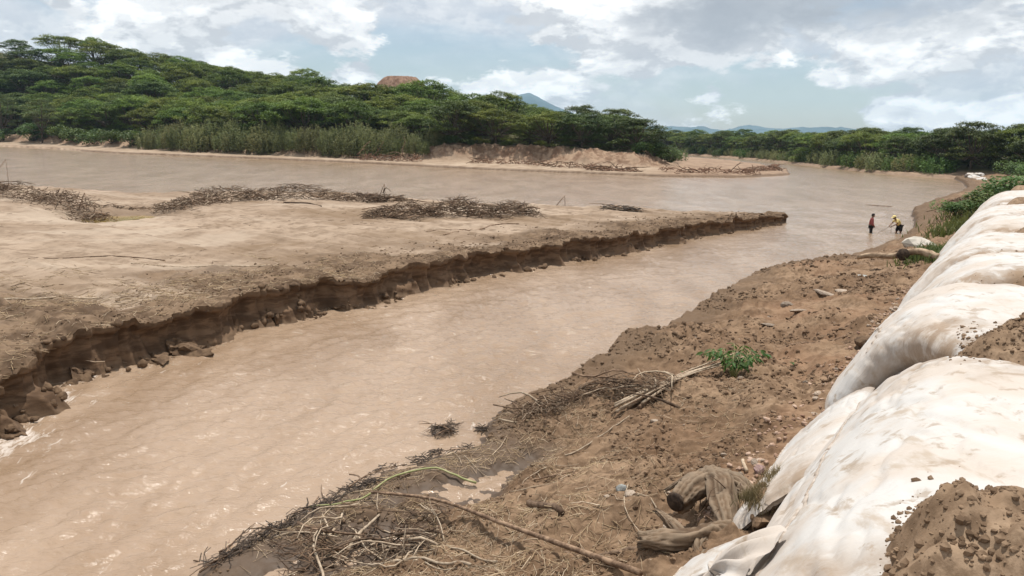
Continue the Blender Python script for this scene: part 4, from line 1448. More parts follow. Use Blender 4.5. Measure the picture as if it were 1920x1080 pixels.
def drift_pile(name, line, width, height, n_big, n_twig, ground, seed, label, along=0.6, big=(1.0, 2.6), dark=False, pale=0.2, thick=1.0, tw=0.010):
    g = np.random.default_rng(seed)
    L = catmull(line, 60)
    T = np.gradient(L, axis=0)
    mid = L[30]
    z0 = gz(mid[0], mid[1], ground)
    root = empty(name, (mid[0], mid[1], z0))
    o0 = np.array([mid[0], mid[1], z0])

    def spot(lift):
        t = g.uniform(0, 1)
        i = int(t * 59)
        nrm = np.array([-T[i][1], T[i][0]])
        nrm /= np.linalg.norm(nrm)
        k = g.normal(0, 0.42)
        p = L[i] + nrm * k * width
        prof = max(0.0, 1 - (k / 1.1) ** 2) * math.sin(math.pi * (0.06 + 0.88 * t)) ** 0.45
        lump = 0.6 + 0.55 * abs(math.sin(t * 9 + seed))
        z = gz(p[0], p[1], ground) + height * prof * lump * g.uniform(0, 1) ** 0.8 * lift + 0.02
        return np.array([p[0], p[1], z]), math.atan2(T[i][1], T[i][0])
    for k in range(n_big):
        p, a = spot(1.0)
        me = PALES[int(g.integers(0, 4))] if g.uniform() < pale else BRANCHES[int(g.integers(0, 6))]
        b = link(bpy.data.objects.new('branch', me), root)
        ln = g.uniform(*big)
        aa = a + (g.normal(0, 0.45) if g.uniform() < along else g.uniform(-1.6, 1.6)) + (math.pi if g.uniform() < 0.5 else 0)
        b.location = p - o0 - np.array([math.cos(aa), math.sin(aa), 0]) * ln * 0.5
        b.rotation_euler = (g.uniform(0, 6.28), g.normal(0, 0.14), aa)
        w = ln * g.uniform(0.7, 1.5) * thick
        b.scale = (ln, w, w)
    mb = MB()
    for k in range(n_twig):
        p, a = spot(1.0)
        ln = g.uniform(0.25, 0.9) * (big[1] / 2.4)
        aa = a + (g.normal(0, 0.6) if g.uniform() < along else g.uniform(-3.14, 3.14))
        el = g.normal(0, 0.28)
        d = np.array([math.cos(aa) * math.cos(el), math.sin(aa) * math.cos(el), math.sin(el)]) * ln
        P = bent(p - d / 2 - o0, p + d / 2 - o0, 4, 0.09, g)
        P[:, 2] = np.maximum(P[:, 2], -0.4)
        add_tube(mb, P, tw * g.uniform(0.6, 1.7), 3, False, a=(g.uniform(0, 0.75) ** 2 if g.uniform() < 0.4 else 0.0) * (0.2 if dark else 1.0))
    tg = mb.build('twig_tangle', M_wet if dark else M_twig, root)
    tg['kind'] = 'stuff'
    tag(root, label, 'driftwood')
    return root


drift_pile('driftwood_pile', [(-41, 61), (-36, 55.5), (-31, 51.5), (-27, 47.8), (-22.4, 42.6)], 1.4, 0.9, 46, 1100, 'bar', 1,
           'brown driftwood pile at the left end of the sandbar, left of the pool', tw=0.013, thick=0.8)
drift_pile('driftwood_pile', [(-20.8, 46.8), (-20.0, 50.5), (-18.2, 54.6), (-14.5, 57.2), (-9.0, 56.8)], 1.4, 1.0, 54, 1400, 'bar', 2,
           'long brown driftwood pile right of the yellow pool on the sandbar', tw=0.013, thick=0.8)
drift_pile('driftwood_pile', [(-8.4, 45.4), (-5.0, 45.2), (-2.0, 46.0), (1.3, 48.2)], 1.4, 1.0, 50, 1200, 'bar', 3,
           'brushwood pile in the middle of the sandbar with a greenish stalk', tw=0.013, thick=0.8)
drift_pile('driftwood_pile', [(-10.5, 57.5), (-7.5, 57.0)], 0.7, 0.4, 8, 140, 'bar', 4, 'small twig heap between the two big sandbar driftwood piles', tw=0.016)
drift_pile('driftwood_pile', [(-26.0, 47.8), (-23.0, 48.6), (-21.0, 48.2)], 0.4, 0.12, 3, 40, 'bar', 14, 'thin line of twigs behind the yellow pool', tw=0.016)
drift_pile('driftwood_pile', [(6.0, 53.2), (7.3, 53.2), (8.6, 53.4)], 0.4, 0.45, 5, 110, 'bar', 5, 'small dark snag of wood near the far edge of the sandbar', dark=True, tw=0.02)
drift_pile('driftwood_pile', [(0.45, 14.0), (1.0, 14.7), (1.7, 14.6), (2.4, 14.2), (2.9, 13.8)], 0.62, 0.36, 34, 620, 'bank', 6,
           'tangle of brown brush and roots beside the canes on the near bank', 0.45, (0.5, 1.5), tw=0.0055, pale=0.3)
drift_pile('driftwood_pile', [(-1.40, 14.0), (-0.95, 14.25), (-0.45, 14.3)], 0.24, 0.16, 8, 260, 'bank', 7, 'wet black twig raft in the water at the edge of the near bank', 0.7, (0.4, 0.8), True, 0.0, tw=0.007)
drift_pile('driftwood_pile', [(-2.7, 11.9), (-1.9, 12.6), (-1.1, 13.2), (-0.7, 13.5)], 0.30, 0.12, 12, 170, 'bank', 8, 'wet black twigs caught along the shallow edge of the small mud cove', 0.6, (0.3, 0.9), True, 0.0, tw=0.007)
drift_pile('driftwood_pile', [(-3.75, 9.2), (-3.3, 10.0), (-2.95, 10.7), (-2.5, 11.4), (-2.0, 11.7)], 0.30, 0.08, 16, 260, 'bank', 9, 'dark strand line of wet stalks along the near water edge', 0.75, (0.4, 1.1), True, 0.1, tw=0.006)
drift_pile('driftwood_pile', [(-2.9, 9.4), (-2.2, 9.6), (-1.6, 9.9), (-0.9, 9.9)], 0.9, 0.14, 30, 230, 'bank', 10, 'spread of thin dry branches on the mud at the bottom of the picture', 0.5, (0.6, 1.6), False, 0.5, tw=0.005)
drift_pile('driftwood_pile', [(31.5, 57.5), (33.5, 60.5), (36, 64), (37.5, 67.5)], 1.2, 0.5, 34, 420, 'bank', 11, 'grey driftwood on the bank point beyond the two people', 0.6, (0.8, 1.8), tw=0.018)


def far_debris():
    for k, (line, w, h, nb, nt, lab) in enumerate((
            ([(-31, 156.5), (-27, 155.5), (-22, 153), (-18, 151.5)], 1.6, 1.2, 22, 160, 'reddish driftwood heap with upright stubs on the far sand shore'),
            ([(-8, 150), (0, 146), (8, 140), (14, 135)], 3.0, 0.9, 26, 220, 'long reddish debris drift below the eroded bank across the river'),
            ([(12, 132.5), (16, 131), (20, 130)], 1.6, 0.9, 14, 150, 'reddish brush heap at the waterline below the eroded bank'),
            ([(24, 131), (30, 131), (36, 133), (41, 136)], 2.6, 0.8, 18, 180, 'reddish debris drift at the mud point across the river'),
            ([(44, 146), (49, 152), (53, 162)], 2.2, 1.0, 16, 170, 'dark red debris mound at the tip of the far mud bar'))):
        g = np.random.default_rng(600 + k)
        L = catmull(line, 40)
        c = L[20]
        z0 = float(far_left_height(np.array([c[0]]), np.array([c[1]]))[0][0])
        root = empty('debris_heap', (c[0], c[1], z0))
        zz = far_left_height(L[:, 0], L[:, 1])[0]
        mb = MB()
        for j in range(nb + nt):
            i = int(g.integers(0, 40))
            off = g.normal(0, 0.45) * w
            p = np.array([L[i, 0] + g.normal(0, 0.3), L[i, 1] + off, max(zz[i], 0.1) + g.uniform(0, 1) * h * math.exp(-(off / w) ** 2)])
            big = j < nb
            ln = g.uniform(1.6, 4.0) if big else g.uniform(0.6, 1.6)
            if big:
                b = link(bpy.data.objects.new('branch', BRANCHES[int(g.integers(0, 6))]), root)
                b.location = p - np.array(root.location)
                b.rotation_euler = (g.uniform(0, 6), g.normal(0, 0.25) - (0.9 if (k == 0 and j < 5) else 0), g.uniform(-0.6, 0.6) + (3.14 if j % 2 else 0))
                b.scale = (ln, ln * 1.8, ln * 1.8)
            else:
                aa, el = g.uniform(-3.1, 3.1), g.normal(0, 0.35)
                d = np.array([math.cos(aa) * math.cos(el), math.sin(aa) * math.cos(el), math.sin(el)]) * ln
                q = p - np.array(root.location)
                add_tube(mb, bent(q - d / 2, q + d / 2, 3, 0.08, g), g.uniform(0.03, 0.07), 3, False)
        tg = mb.build('twig_tangle', M_far_debris, root)
        tg['kind'] = 'stuff'
        tag(root, lab, 'driftwood', 'debris heaps on the far shore')


M_far_debris = simple_mat('reddish_dead_brush', (0.13, 0.068, 0.043), (0.29, 0.175, 0.115), 0.8, 0.95, vec='pos', bump_s=0.0)
far_debris()


def lay_stick(name, pts, r0, r1, mat, label, cat='stick', ground='bank', n=18, lift=0.0, group=None, sides=7, forks=(), follow=True, rough=0.06):
    P = catmull(pts, n)
    z = np.array([gz(x, y, ground) for x, y in P[:, :2]])
    if follow:
        k = np.ones(5) / 5
        zs = np.convolve(np.pad(z, 2, mode='edge'), k, 'valid')
        z = np.maximum(zs, z * 0.6 + zs * 0.4)
    else:
        # straight and stiff: rests on the highest points of the ground
        t = np.linspace(0, 1, n)
        base = z[0] + (z[-1] - z[0]) * t
        z = base + max(0.0, float((z - base).max())) * 0.8
    extra = P[:, 2] if P.shape[1] > 2 else 0
    R = np.linspace(r0, r1, n)
    Q = np.c_[P[:, :2], z + R * 0.85 + lift + extra]
    c = Q[n // 2].copy()
    mb = MB()
    add_tube(mb, Q - c, R, sides, rough=rough, seed=n)
    if not forks:
        o = mb.build(name, mat)
        o.location = c
        return tag(o, label, cat, group)
    root = empty(name, c)
    mb.build('stem', mat, root)
    for (i, dx, dy, dz) in forks:
        fb = MB()
        q = Q[i] - c
        e = q + np.array([dx, dy, dz])
        mdl = (q + e) / 2 + np.array([0, 0, 0.03])
        add_tube(fb, [q, mdl, e], [R[i] * 0.7, R[i] * 0.5, R[i] * 0.25], 5)
        fb.build('side_branch', mat, root)
    return tag(root, label, cat, group)


lay_stick('pole', [(-2.05, 11.1), (-0.99, 10.35), (-0.06, 9.1), (0.65, 8.15), (1.35, 7.2)], 0.020, 0.034, M_drift, 'long straight grey brown pole lying across the near bank debris', 'pole', follow=False)
lay_stick('branch', [(0.62, 8.55), (0.95, 8.2), (1.45, 7.85)], 0.018, 0.030, M_drift, 'dark broken branch lying beside the foot of the long pole')
lay_stick('green_stalk', [(-2.05, 11.25), (-1.75, 11.75), (-1.25, 12.02), (-0.50, 11.85)], 0.013, 0.020, M_green_stalk, 'curved pale green stalk beside the small mud cove', 'stalk', lift=0.05)
lay_stick('green_stalk', [(-3.0, 11.0), (-2.65, 10.75), (-2.3, 10.85), (-2.05, 11.2)], 0.010, 0.015, M_green_stalk, 'green stalk reaching from the bank debris over the water', 'stalk', lift=0.05)
lay_stick('white_branch', [(-1.75, 9.35), (-1.35, 9.0), (-0.85, 8.65), (-0.4, 8.35)], 0.011, 0.020, M_pale, 'bleached white branch at the bottom edge of the picture', 'branch', forks=((3, -0.05, 0.1, 0.22), (8, 0.12, 0.25, 0.1)), lift=0.02)
lay_stick('white_branch', [(-1.30, 9.75), (-0.95, 9.35), (-0.55, 9.05), (-0.1, 8.4)], 0.009, 0.016, M_pale, 'bleached stick lying just left of the long pole', 'branch', lift=0.02)
lay_stick('forked_branch', [(-2.75, 9.75), (-2.2, 9.45), (-1.75, 9.1), (-1.35, 8.8), (-1.2, 9.3)], 0.008, 0.013, M_pale, 'thin forked grey branch arching over the bottom mud', 'branch', lift=0.06, forks=((14, 0.02, 0.25, 0.35),))
lay_stick('wood_chunk', [(0.30, 10.05), (0.48, 9.65), (0.70, 9.2)], 0.050, 0.038, M_drift, 'short thick split piece of driftwood in the straw litter', 'wood', n=10, rough=0.12)
lay_stick('stick', [(5.9, 16.35), (6.7, 16.85), (7.6, 17.25)], 0.020, 0.027, M_drift, 'straight grey stick pointing at the white bags above the green plant')
lay_stick('stick', [(3.18, 10.05), (3.10, 9.8), (3.08, 9.55)], 0.022, 0.026, M_pale, 'short pale curved stick between the stump and the rubble', n=8)
lay_stick('stick', [(1.05, 11.1), (0.35, 11.15), (-0.55, 10.75), (-1.3, 10.6)], 0.012, 0.008, M_drift, 'thin brown stick crossing above the long pole')
lay_stick('stick', [(1.65, 9.35), (1.85, 9.0), (2.0, 8.55)], 0.010, 0.007, M_pale, 'thin pale stick next to the white stone near the stump')
lay_stick('stick', [(0.95, 12.4), (1.6, 12.75), (2.1, 13.1)], 0.014, 0.010, M_pale, 'pale stick below the brush tangle', n=12)
lay_stick('stick', [(-3.3, 36.9), (-1.8, 39.3), (-0.5, 41.8), (0.3, 42.4)], 0.020, 0.03, M_drift, 'long bent branch lying on bare sand in front of the middle brushwood pile', 'branch', 'bar')
lay_stick('stick', [(-4.2, 37.8), (-2.6, 38.7), (-0.9, 40.6)], 0.015, 0.022, M_drift, 'straight thin branch on bare sand nearest the middle brushwood pile', 'branch', 'bar')
lay_stick('stick', [(-15.3, 52.5), (-13.5, 51.0), (-12.3, 50.4)], 0.04, 0.06, M_drift, 'dark stick on the sand in front of the long driftwood pile', 'branch', 'bar')
lay_stick('stick', [(-14.5, 19.5), (-12.5, 19.9), (-11.3, 21.1)], 0.022, 0.03, M_pale, 'long pale branch in the straw on the near left of the sandbar', 'branch', 'bar')
lay_stick('stick', [(-13.0, 26.5), (-10.6, 26.0), (-7.9, 26.2)], 0.016, 0.02, M_pale, 'long thin pale cane lying parallel to the cut bank', 'branch', 'bar')
lay_stick('stick', [(-16.5, 26.5), (-14.2, 27.8), (-12.2, 27.3)], 0.014, 0.02, M_drift, 'arched thin stem on the sandbar above the straw', 'branch', 'bar')
lay_stick('floating_branch', [(33.0, 75.6), (34.0, 74.6), (35.2, 73.6)], 0.03, 0.04, M_twig, 'dark branch floating in the river behind the two people', 'branch', 'bar', lift=-0.03)


def upright_snags():
    for (x, y, h, dx, lab) in ((-42.2, 66, 2.3, 1.9, 'bent thin pole sticking up at the left frame edge behind the driftwood'), (-9.5, 58, 1.2, 0.5, 'thin upright twig behind the small twig heap'),
                               (-4.8, 47.0, 0.8, 0.1, 'short upright stub in the middle brushwood pile'), (3.6, 56.5, 0.9, 0.7, 'forked dry twig standing at the far sandbar edge'),
                               (-25.0, 46.0, 1.2, 0.5, 'leaning dark stick at the right end of the left driftwood pile')):
        mb = MB()
        add_tube(mb, [(-dx, 0, 0.0), (-dx * 0.4, 0, h * 0.6), (0, 0, h)], [0.035, 0.03, 0.02], 5)
        add_tube(mb, [(0, 0, h), (0.04, 0, h * 0.5), (0.06, 0, 0.0)], [0.02, 0.02, 0.025], 4)
        o = mb.build('snag', M_drift)
        o.location = (x, y, gz(x, y, 'bar') - 0.05)
        tag(o, lab, 'stick')


upright_snags()


def cane_bundle():
    g = np.random.default_rng(41)
    root = empty('cane_bundle', (3.2, 14.0, gz(3.2, 14.0)))
    o0 = np.array(root.location)
    for k in range(9):
        dx = g.normal(0, 0.07)
        a = np.array([1.95 + g.uniform(-0.15, 0.5), 13.45 + dx, 0])
        b = np.array([4.55 + g.uniform(-0.9, 0.35), 15.35 + dx * 2 + g.normal(0, 0.12), 0])
        a[2] = gz(a[0], a[1]) + 0.05 + 0.02 * k
        b[2] = gz(b[0], b[1]) + 0.10 + g.uniform(0, 0.16)
        m = (a + b) / 2
        m[2] = max(m[2], gz(m[0], m[1]) + 0.06)
        mb = MB()
        add_tube(mb, catmull([a - o0, m - o0, b - o0], 12), np.linspace(0.034, 0.014, 12) * (1.25 if k < 2 else g.uniform(0.45, 0.8)), 7, rough=0.05, seed=k)
        mb.build('cane', M_pale if k % 3 else M_drift, root)
    tag(root, 'bundle of pale canes lying under the green plant', 'canes')


cane_bundle()


def green_plant():
    g = np.random.default_rng(43)
    bx, by = 4.35, 14.75
    z = gz(bx, by)
    root = empty('green_plant', (bx, by, z))
    mb = MB()
    me = None
    # one pointed leaf, folded along its midrib
    V = np.array([(0, 0, 0), (0.25, 0.16, 0.04), (0.62, 0.17, 0.03), (1, 0, -0.14), (0.62, -0.17, 0.03), (0.25, -0.16, 0.04), (0.45, 0, -0.02)])
    F = np.array([(0, 6, 1), (1, 6, 2), (2, 6, 3), (3, 6, 4), (4, 6, 5), (5, 6, 0)])
    leaf = mesh_np('leaf', V, F[:, ::-1], M_plant, True)
    for k in range(22):
        ph = k / 22 * 6.28 + g.uniform(-0.3, 0.3)
        L = g.uniform(0.36, 0.72)
        P = [(0, 0, 0)]
        for j in range(1, 7):
            t = j / 6
            P.append((math.cos(ph) * L * t * 0.95, math.sin(ph) * L * t * 0.75, 0.08 + 0.52 * math.sin(t * 1.9) * (0.75 + 0.4 * g.uniform())))
        add_tube(mb, P, np.linspace(0.010, 0.003, 7), 5)
        for j in range(2, 7):
            for sgn in (-1, 1):
                if g.uniform() < 0.06:
                    continue
                o = link(bpy.data.objects.new('leaf', leaf), root)
                o.location = P[j]
                s = g.uniform(0.11, 0.19)
                o.scale = (s, s * g.uniform(0.8, 1.15), s)
                o.rotation_euler = (g.normal(0, 0.5), g.uniform(0.05, 0.8), ph + sgn * g.uniform(0.5, 1.3))
    mb.build('stem', M_green_stalk, root)
    tag(root, 'green leafy plant growing over the canes on the near bank', 'plant')
    for k, (x, y, s, lab) in enumerate(((5.6, 15.1, 0.5, 'tiny green sprout right of the leafy plant'), (3.55, 15.6, 0.4, 'tiny green sprout left behind the leafy plant'))):
        c = empty('sprout', (x, y, gz(x, y)))
        for j in range(7):
            o = link(bpy.data.objects.new('leaf', leaf), c)
            o.location = (0, 0, 0.02 * j * 0.5)
            o.scale = (0.09 * s * 2,) * 3
            o.rotation_euler = (0, -0.5, j * 0.9)
        tag(c, lab, 'sprout')


green_plant()


# ------------------------------------------------------------------ stump, log
def skin_object(name, verts, edges, radii, mat, parent=None, root=0, sub=2):
    bm = bmesh.new()
    lay = bm.verts.layers.skin.verify()
    bv = []
    for k, (co, r) in enumerate(zip(verts, radii)):
        v = bm.verts.new(co)
        v[lay].radius = (r, r) if np.isscalar(r) else r
        v[lay].use_root = (k == root)
        bv.append(v)
    for a, b in edges:
        bm.edges.new((bv[a], bv[b]))
    me = bpy.data.meshes.new(name)
    bm.to_mesh(me)
    bm.free()
    o = bpy.data.objects.new(name, me)
    scene.collection.objects.link(o)
    sk = o.modifiers.new('skin', 'SKIN')
    sk.use_smooth_shade = True
    if sub:
        ss = o.modifiers.new('subsurf', 'SUBSURF')
        ss.levels = ss.render_levels = sub
    dg = bpy.context.evaluated_depsgraph_get()
    new = bpy.data.meshes.new_from_object(o.evaluated_get(dg))
    new.name = name
    bpy.data.objects.remove(o)
    bpy.data.meshes.remove(me)
    new.materials.clear()
    new.materials.append(mat)
    out = link(bpy.data.objects.new(name, new), parent)
    return out


def roughen(o, amp, freq, seed):
    me = o.data
    co = np.empty(len(me.vertices) * 3, np.float32)
    me.vertices.foreach_get('co', co)
    co = co.reshape(-1, 3).astype(float)
    no = np.empty(len(me.vertices) * 3, np.float32)
    me.vertices.foreach_get('normal', no)
    no = no.reshape(-1, 3)
    d = amp * fbm(co[:, 0] * freq, co[:, 1] * freq, co[:, 2] * freq * 0.9, seed, 5, 0.6)
    co += no * d[:, None]
    co += no * (0.35 * amp * fbm(co[:, 0] * freq * 3.1, co[:, 1] * freq * 1.6, co[:, 2] * freq * 3.1, seed + 3, 3, 0.6, True))[:, None]
    me.vertices.foreach_set('co', co.astype(np.float32).ravel())
    me.update()


def root_stump():
    bx, by = 2.35, 8.45
    z = gz(bx, by)
    root = empty('tree_stump', (bx, by, z + 0.03), 0.0, 0.98)
    def limb(name, pts, radii, seed, parent=root, ragged=True):
        n, m = 46, 40
        P = catmull(pts, n)
        R_ = np.interp(np.linspace(0, 1, n), np.linspace(0, 1, len(radii)), radii)
        V, F, C = tube(P, R_, m, True)
        th = np.arange(m) * 2 * math.pi / m
        T_, L_ = np.meshgrid(th, np.linspace(0, 1, n) * len(pts), indexing='xy')
        tw = T_ + 0.35 * np.sin(L_ * 1.3 + seed)
        rdg = np.abs(perlin(np.cos(tw) * 2.6 + seed, np.sin(tw) * 2.6, L_ * 0.30, seed)) * 2 + 0.5 * np.abs(perlin(np.cos(tw) * 7 + seed, np.sin(tw) * 7, L_ * 0.5, seed + 2)) * 2
        lump = perlin(np.cos(T_) * 0.9 + seed, np.sin(T_) * 0.9, L_ * 0.8, seed + 4)
        k = 1 + 0.30 * (rdg - 0.45) + 0.38 * lump
        Vr = V[:n * m].reshape(n, m, 3)
        Vr = P[:, None] + (Vr - P[:, None]) * k[..., None]
        if ragged:
            d_ = (P[-1] - P[-4]) / np.linalg.norm(P[-1] - P[-4])
            Vr[-3:] += d_ * (0.06 * np.random.default_rng(seed).uniform(-1, 1, (1, m, 1)))
        V[:n * m] = Vr.reshape(-1, 3)
        mb = MB()
        mb.add(V, F, np.r_[np.clip((rdg.ravel() - 0.35) * 0.7, 0, 0.26), 0, 0])
        mb.f3.append(C)
        return mb.build(name, M_bark, parent)
    lm = limb('sawn_limb', [(0.30, 0.46, 0.16), (0.10, 0.30, 0.26), (-0.14, 0.12, 0.25), (-0.44, -0.12, 0.18)], [0.10, 0.145, 0.135, 0.12], 11, ragged=False)
    mb = MB()
    d = np.array([-0.77, -0.64, -0.12])
    c = np.array([-0.435, -0.115, 0.18])
    add_tube(mb, [c, c + d * 0.04], [0.118, 0.112], 18, rough=0.05)
    mb.build('cut_face', M_cut, lm)
    limb('thick_root', [(0.06, 0.34, 0.26), (0.11, 0.05, 0.30), (0.06, -0.25, 0.22), (0.0, -0.55, 0.12), (-0.02, -0.92, 0.0)], [0.14, 0.15, 0.13, 0.10, 0.05], 12)
    limb('side_root', [(0.20, 0.42, 0.24), (0.40, 0.16, 0.22), (0.44, -0.10, 0.12), (0.38, -0.32, 0.0)], [0.12, 0.12, 0.10, 0.06], 13)
    limb('lying_root', [(0.05, -0.66, 0.10), (-0.25, -0.80, 0.12), (-0.52, -0.86, 0.09), (-0.95, -0.80, 0.05)], [0.12, 0.13, 0.115, 0.075], 14)
    limb('buried_root', [(0.08, -0.98, 0.0), (-0.2, -1.12, 0.03), (-0.5, -1.30, -0.03)], [0.11, 0.13, 0.09], 15)
    limb('small_root', [(-0.48, -0.80, 0.10), (-0.60, -0.62, 0.17), (-0.72, -0.46, 0.22)], [0.06, 0.05, 0.03], 16)
    limb('small_root', [(0.30, 0.10, 0.25), (0.52, -0.05, 0.16), (0.62, -0.30, 0.0)], [0.06, 0.05, 0.025], 17)
    limb('small_root', [(-0.05, 0.20, 0.28), (-0.2, 0.42, 0.22), (-0.42, 0.52, 0.03)], [0.055, 0.045, 0.02], 18)
    limb('small_root', [(-0.28, -0.80, 0.12), (-0.40, -1.02, 0.10), (-0.38, -1.22, 0.0)], [0.06, 0.05, 0.02], 19)
    g = np.random.default_rng(8)
    mb = MB()
    for k in range(26):
        p = np.array([g.uniform(-0.3, 0.45), g.uniform(-0.6, 0.5), g.uniform(0.05, 0.32)])
        d = g.normal(0, 0.16, 3)
        add_tube(mb, bent(p, p + d, 5, 0.15, g), [0.008, 0.007, 0.006, 0.004, 0.002], 4)
    mb.build('rootlets', M_twig, root)['kind'] = 'stuff'
    tag(root, 'muddy uprooted stump with thick roots and a sawn limb beside the low white bag', 'stump')


root_stump()


def big_log():
    root = empty('log', (13.6, 27.6, gz(13.6, 27.6)))
    o0 = np.array(root.location)
    pts = [(12.75, 29.2), (13.15, 28.6), (13.55, 27.7), (13.9, 26.8), (14.2, 25.9), (14.05, 25.2)]
    pts = [(12.6, 28.6, 0.42), (13.1, 28.4, 0.46), (13.6, 27.9, 0.40), (14.1, 27.3, 0.28), (14.5, 26.5, 0.10), (14.65, 25.7, -0.1)]
    P = catmull([(x, y, gz(x, y) + 0.06 + h) for x, y, h in pts], 26) - o0
    mb = MB()
    add_tube(mb, P, np.linspace(0.095, 0.135, 26), 12, rough=0.05, seed=3)
    o = mb.build('trunk', M_logwood, root)
    roughen(o, 0.03, 3, 9)
    mb = MB()
    c = P[10]
    d = np.array([-0.25, -0.85, 0.12])
    add_tube(mb, [c + d * 0.05, c + d * 0.25, c + d * 0.42], [0.16, 0.22, 0.21], 14, rough=0.07, seed=5)
    mb.build('branch_stub', M_cut, root)
    tag(root, 'pale curved log with a black charred branch stub on the bank slope', 'log')


M_logwood = simple_mat('pale_log_bark', (0.20, 0.135, 0.085), (0.40, 0.30, 0.205), 4.0, 0.9, stretch=(1, 1, 1), bump_s=0.6, bump_d=0.02)
big_log()


# ------------------------------------------------------------------ stones, clods, litter
def rock_mesh(name, seed, mat, sub=2, flat=0.65, rough=0.28, ang=0.5):
    bm = bmesh.new()
    bmesh.ops.create_icosphere(bm, subdivisions=max(sub, 1), radius=1.0)
    co = np.array([v.co[:] for v in bm.verts])
    g = np.random.default_rng(seed)
    n = 1 + rough * fbm(co[:, 0] * 1.3 + seed, co[:, 1] * 1.3, co[:, 2] * 1.3, seed, 3)
    co = co * n[:, None]
    for k in range(7):                                   # chip flat facets
        d = g.normal(0, 1, 3)
        d /= np.linalg.norm(d)
        h = co @ d
        lim = g.uniform(0.6, 0.85)
        co -= np.outer(np.clip(h - lim, 0, None) * ang * 1.8, d)
    co[:, 2] *= flat
    for v, c in zip(bm.verts, co):
        v.co = c
    me = bpy.data.meshes.new(name)
    bm.to_mesh(me)
    bm.free()
    me.materials.append(mat)
    at = me.attributes.new('tone', 'FLOAT', 'POINT')
    return me


STONES = [rock_mesh('stone', 700 + k, M_stone) for k in range(6)]


def place_rock(name, me, x, y, s, label, cat, group=None, ground='bank', sink=0.3, rot=None, z=None):
    g = np.random.default_rng(int(abs(x * 131 + y * 977)))
    o = link(bpy.data.objects.new(name, me))
    zz = gz(x, y, ground) if z is None else z
    sx, sy, sz = (s, s * g.uniform(0.7, 1.1), s) if np.isscalar(s) else s
    o.location = (x, y, zz + sz * 0.65 * (1 - 2 * sink) * 0.6)
    o.scale = (sx, sy, sz)
    o.rotation_euler = (g.normal(0, 0.2), g.normal(0, 0.2), g.uniform(0, 6.28) if rot is None else rot)
    tag(o, label, cat, group)
    return o


place_rock('stone', rock_mesh('stone', 720, M_bluestone), 1.48, 9.53, 0.085, 'blue grey stone on the bare earth left of the stump', 'stone')
place_rock('stone', STONES[0], 1.92, 8.72, 0.062, 'small white stone beside the sawn limb of the stump', 'stone')
place_rock('stone', STONES[1], 1.55, 9.30, 0.08, 'tan stone just below the blue grey stone', 'stone')
place_rock('stone', rock_mesh('stone', 721, M_purple, ang=0.9), 3.22, 9.48, (0.13, 0.09, 0.12), 'purple brown angular rock by the low white bag', 'stone')
place_rock('boulder', rock_mesh('boulder', 722, simple_mat('grey_white_bag', (0.36, 0.33, 0.28), (0.50, 0.46, 0.40), 2.0, 0.9)), 17.2, 33.2, (0.85, 0.55, 0.55), 'large pale grey bag half buried in the bank above the log', 'boulder')  # a half-buried white bag, modelled with the rock mesh
place_rock('boulder', STONES[2], 8.0, 22.46, 0.20, 'rounded tan stone alone on the rough bank slope', 'boulder')
place_rock('stone', STONES[3], 9.6, 23.6, (0.42, 0.16, 0.14), 'flat pale slab on the middle bank slope', 'stone')
place_rock('stone', STONES[4], 10.2, 24.0, (0.26, 0.18, 0.12), 'small pale slab behind the flat slab on the bank slope', 'stone')
place_rock('stone', STONES[5], 6.55, 19.5, (0.36, 0.12, 0.08), 'long pale slab lying on the slope above the green plant', 'stone', rot=0.5)
place_rock('stone', STONES[1], 7.7, 20.7, (0.42, 0.10, 0.08), 'thin pale stone streak on the slope below the log', 'stone', rot=0.6)
place_rock('stone', rock_mesh('stone', 723, M_bluestone), 11.9, 26.5, (0.34, 0.2, 0.2), 'grey stone at the foot of the pale log', 'stone')
place_rock('stone', STONES[0], 14.6, 27.9, (0.22, 0.18, 0.3), 'upright pale stone right behind the black branch stub', 'stone')
place_rock('stone', STONES[2], 2.45, 12.6, (0.09, 0.07, 0.06), 'pale stone under the edge of the brush tangle', 'stone')
place_rock('earth_lump', rock_mesh('earth_lump', 725, M_dryclod, 4, 0.8, 0.7, 0.3), 2.82, 7.86, (0.46, 0.26, 0.36), 'earth lump under the dry grass tuft between the low white bags', 'earth', z=1.58, rot=1.0)
place_rock('boulder', rock_mesh('boulder', 724, M_clod), 7.3, 15.55, (0.34, 0.28, 0.26), 'dark earth boulder at the bag toe right of the straight stick', 'boulder')


def toe_stones():
    g = np.random.default_rng(51)
    for k in range(46):
        s = 8.6 + 14 * g.uniform(0, 1) ** 1.3
        q = (1.98 if s > 11.5 else 2.32) + abs(g.normal(0, 0.18))
        x, y = dike_xy(np.array(s), np.array(q))
        place_rock('stone', STONES[int(g.integers(0, 6))], float(x), float(y), g.uniform(0.03, 0.085), 'small stone in the rubble along the toe of the white bags', 'stone', 'rubble stones at the bag toe')
    for k in range(44):
        a, r = rad(g.uniform(3, 27)), g.uniform(9, 24)
        x, y = r * math.sin(a), r * math.cos(a)
        q = -0.848 * x + 0.53 * y
        if q < 2.2 or gz(x, y) < 0.5:
            continue
        place_rock('stone', STONES[int(g.integers(0, 6))], x, y, g.uniform(0.02, 0.055), 'small pale stone strewn over the bare earth of the near bank', 'stone', 'stones strewn on the near bank', sink=0.35)


toe_stones()


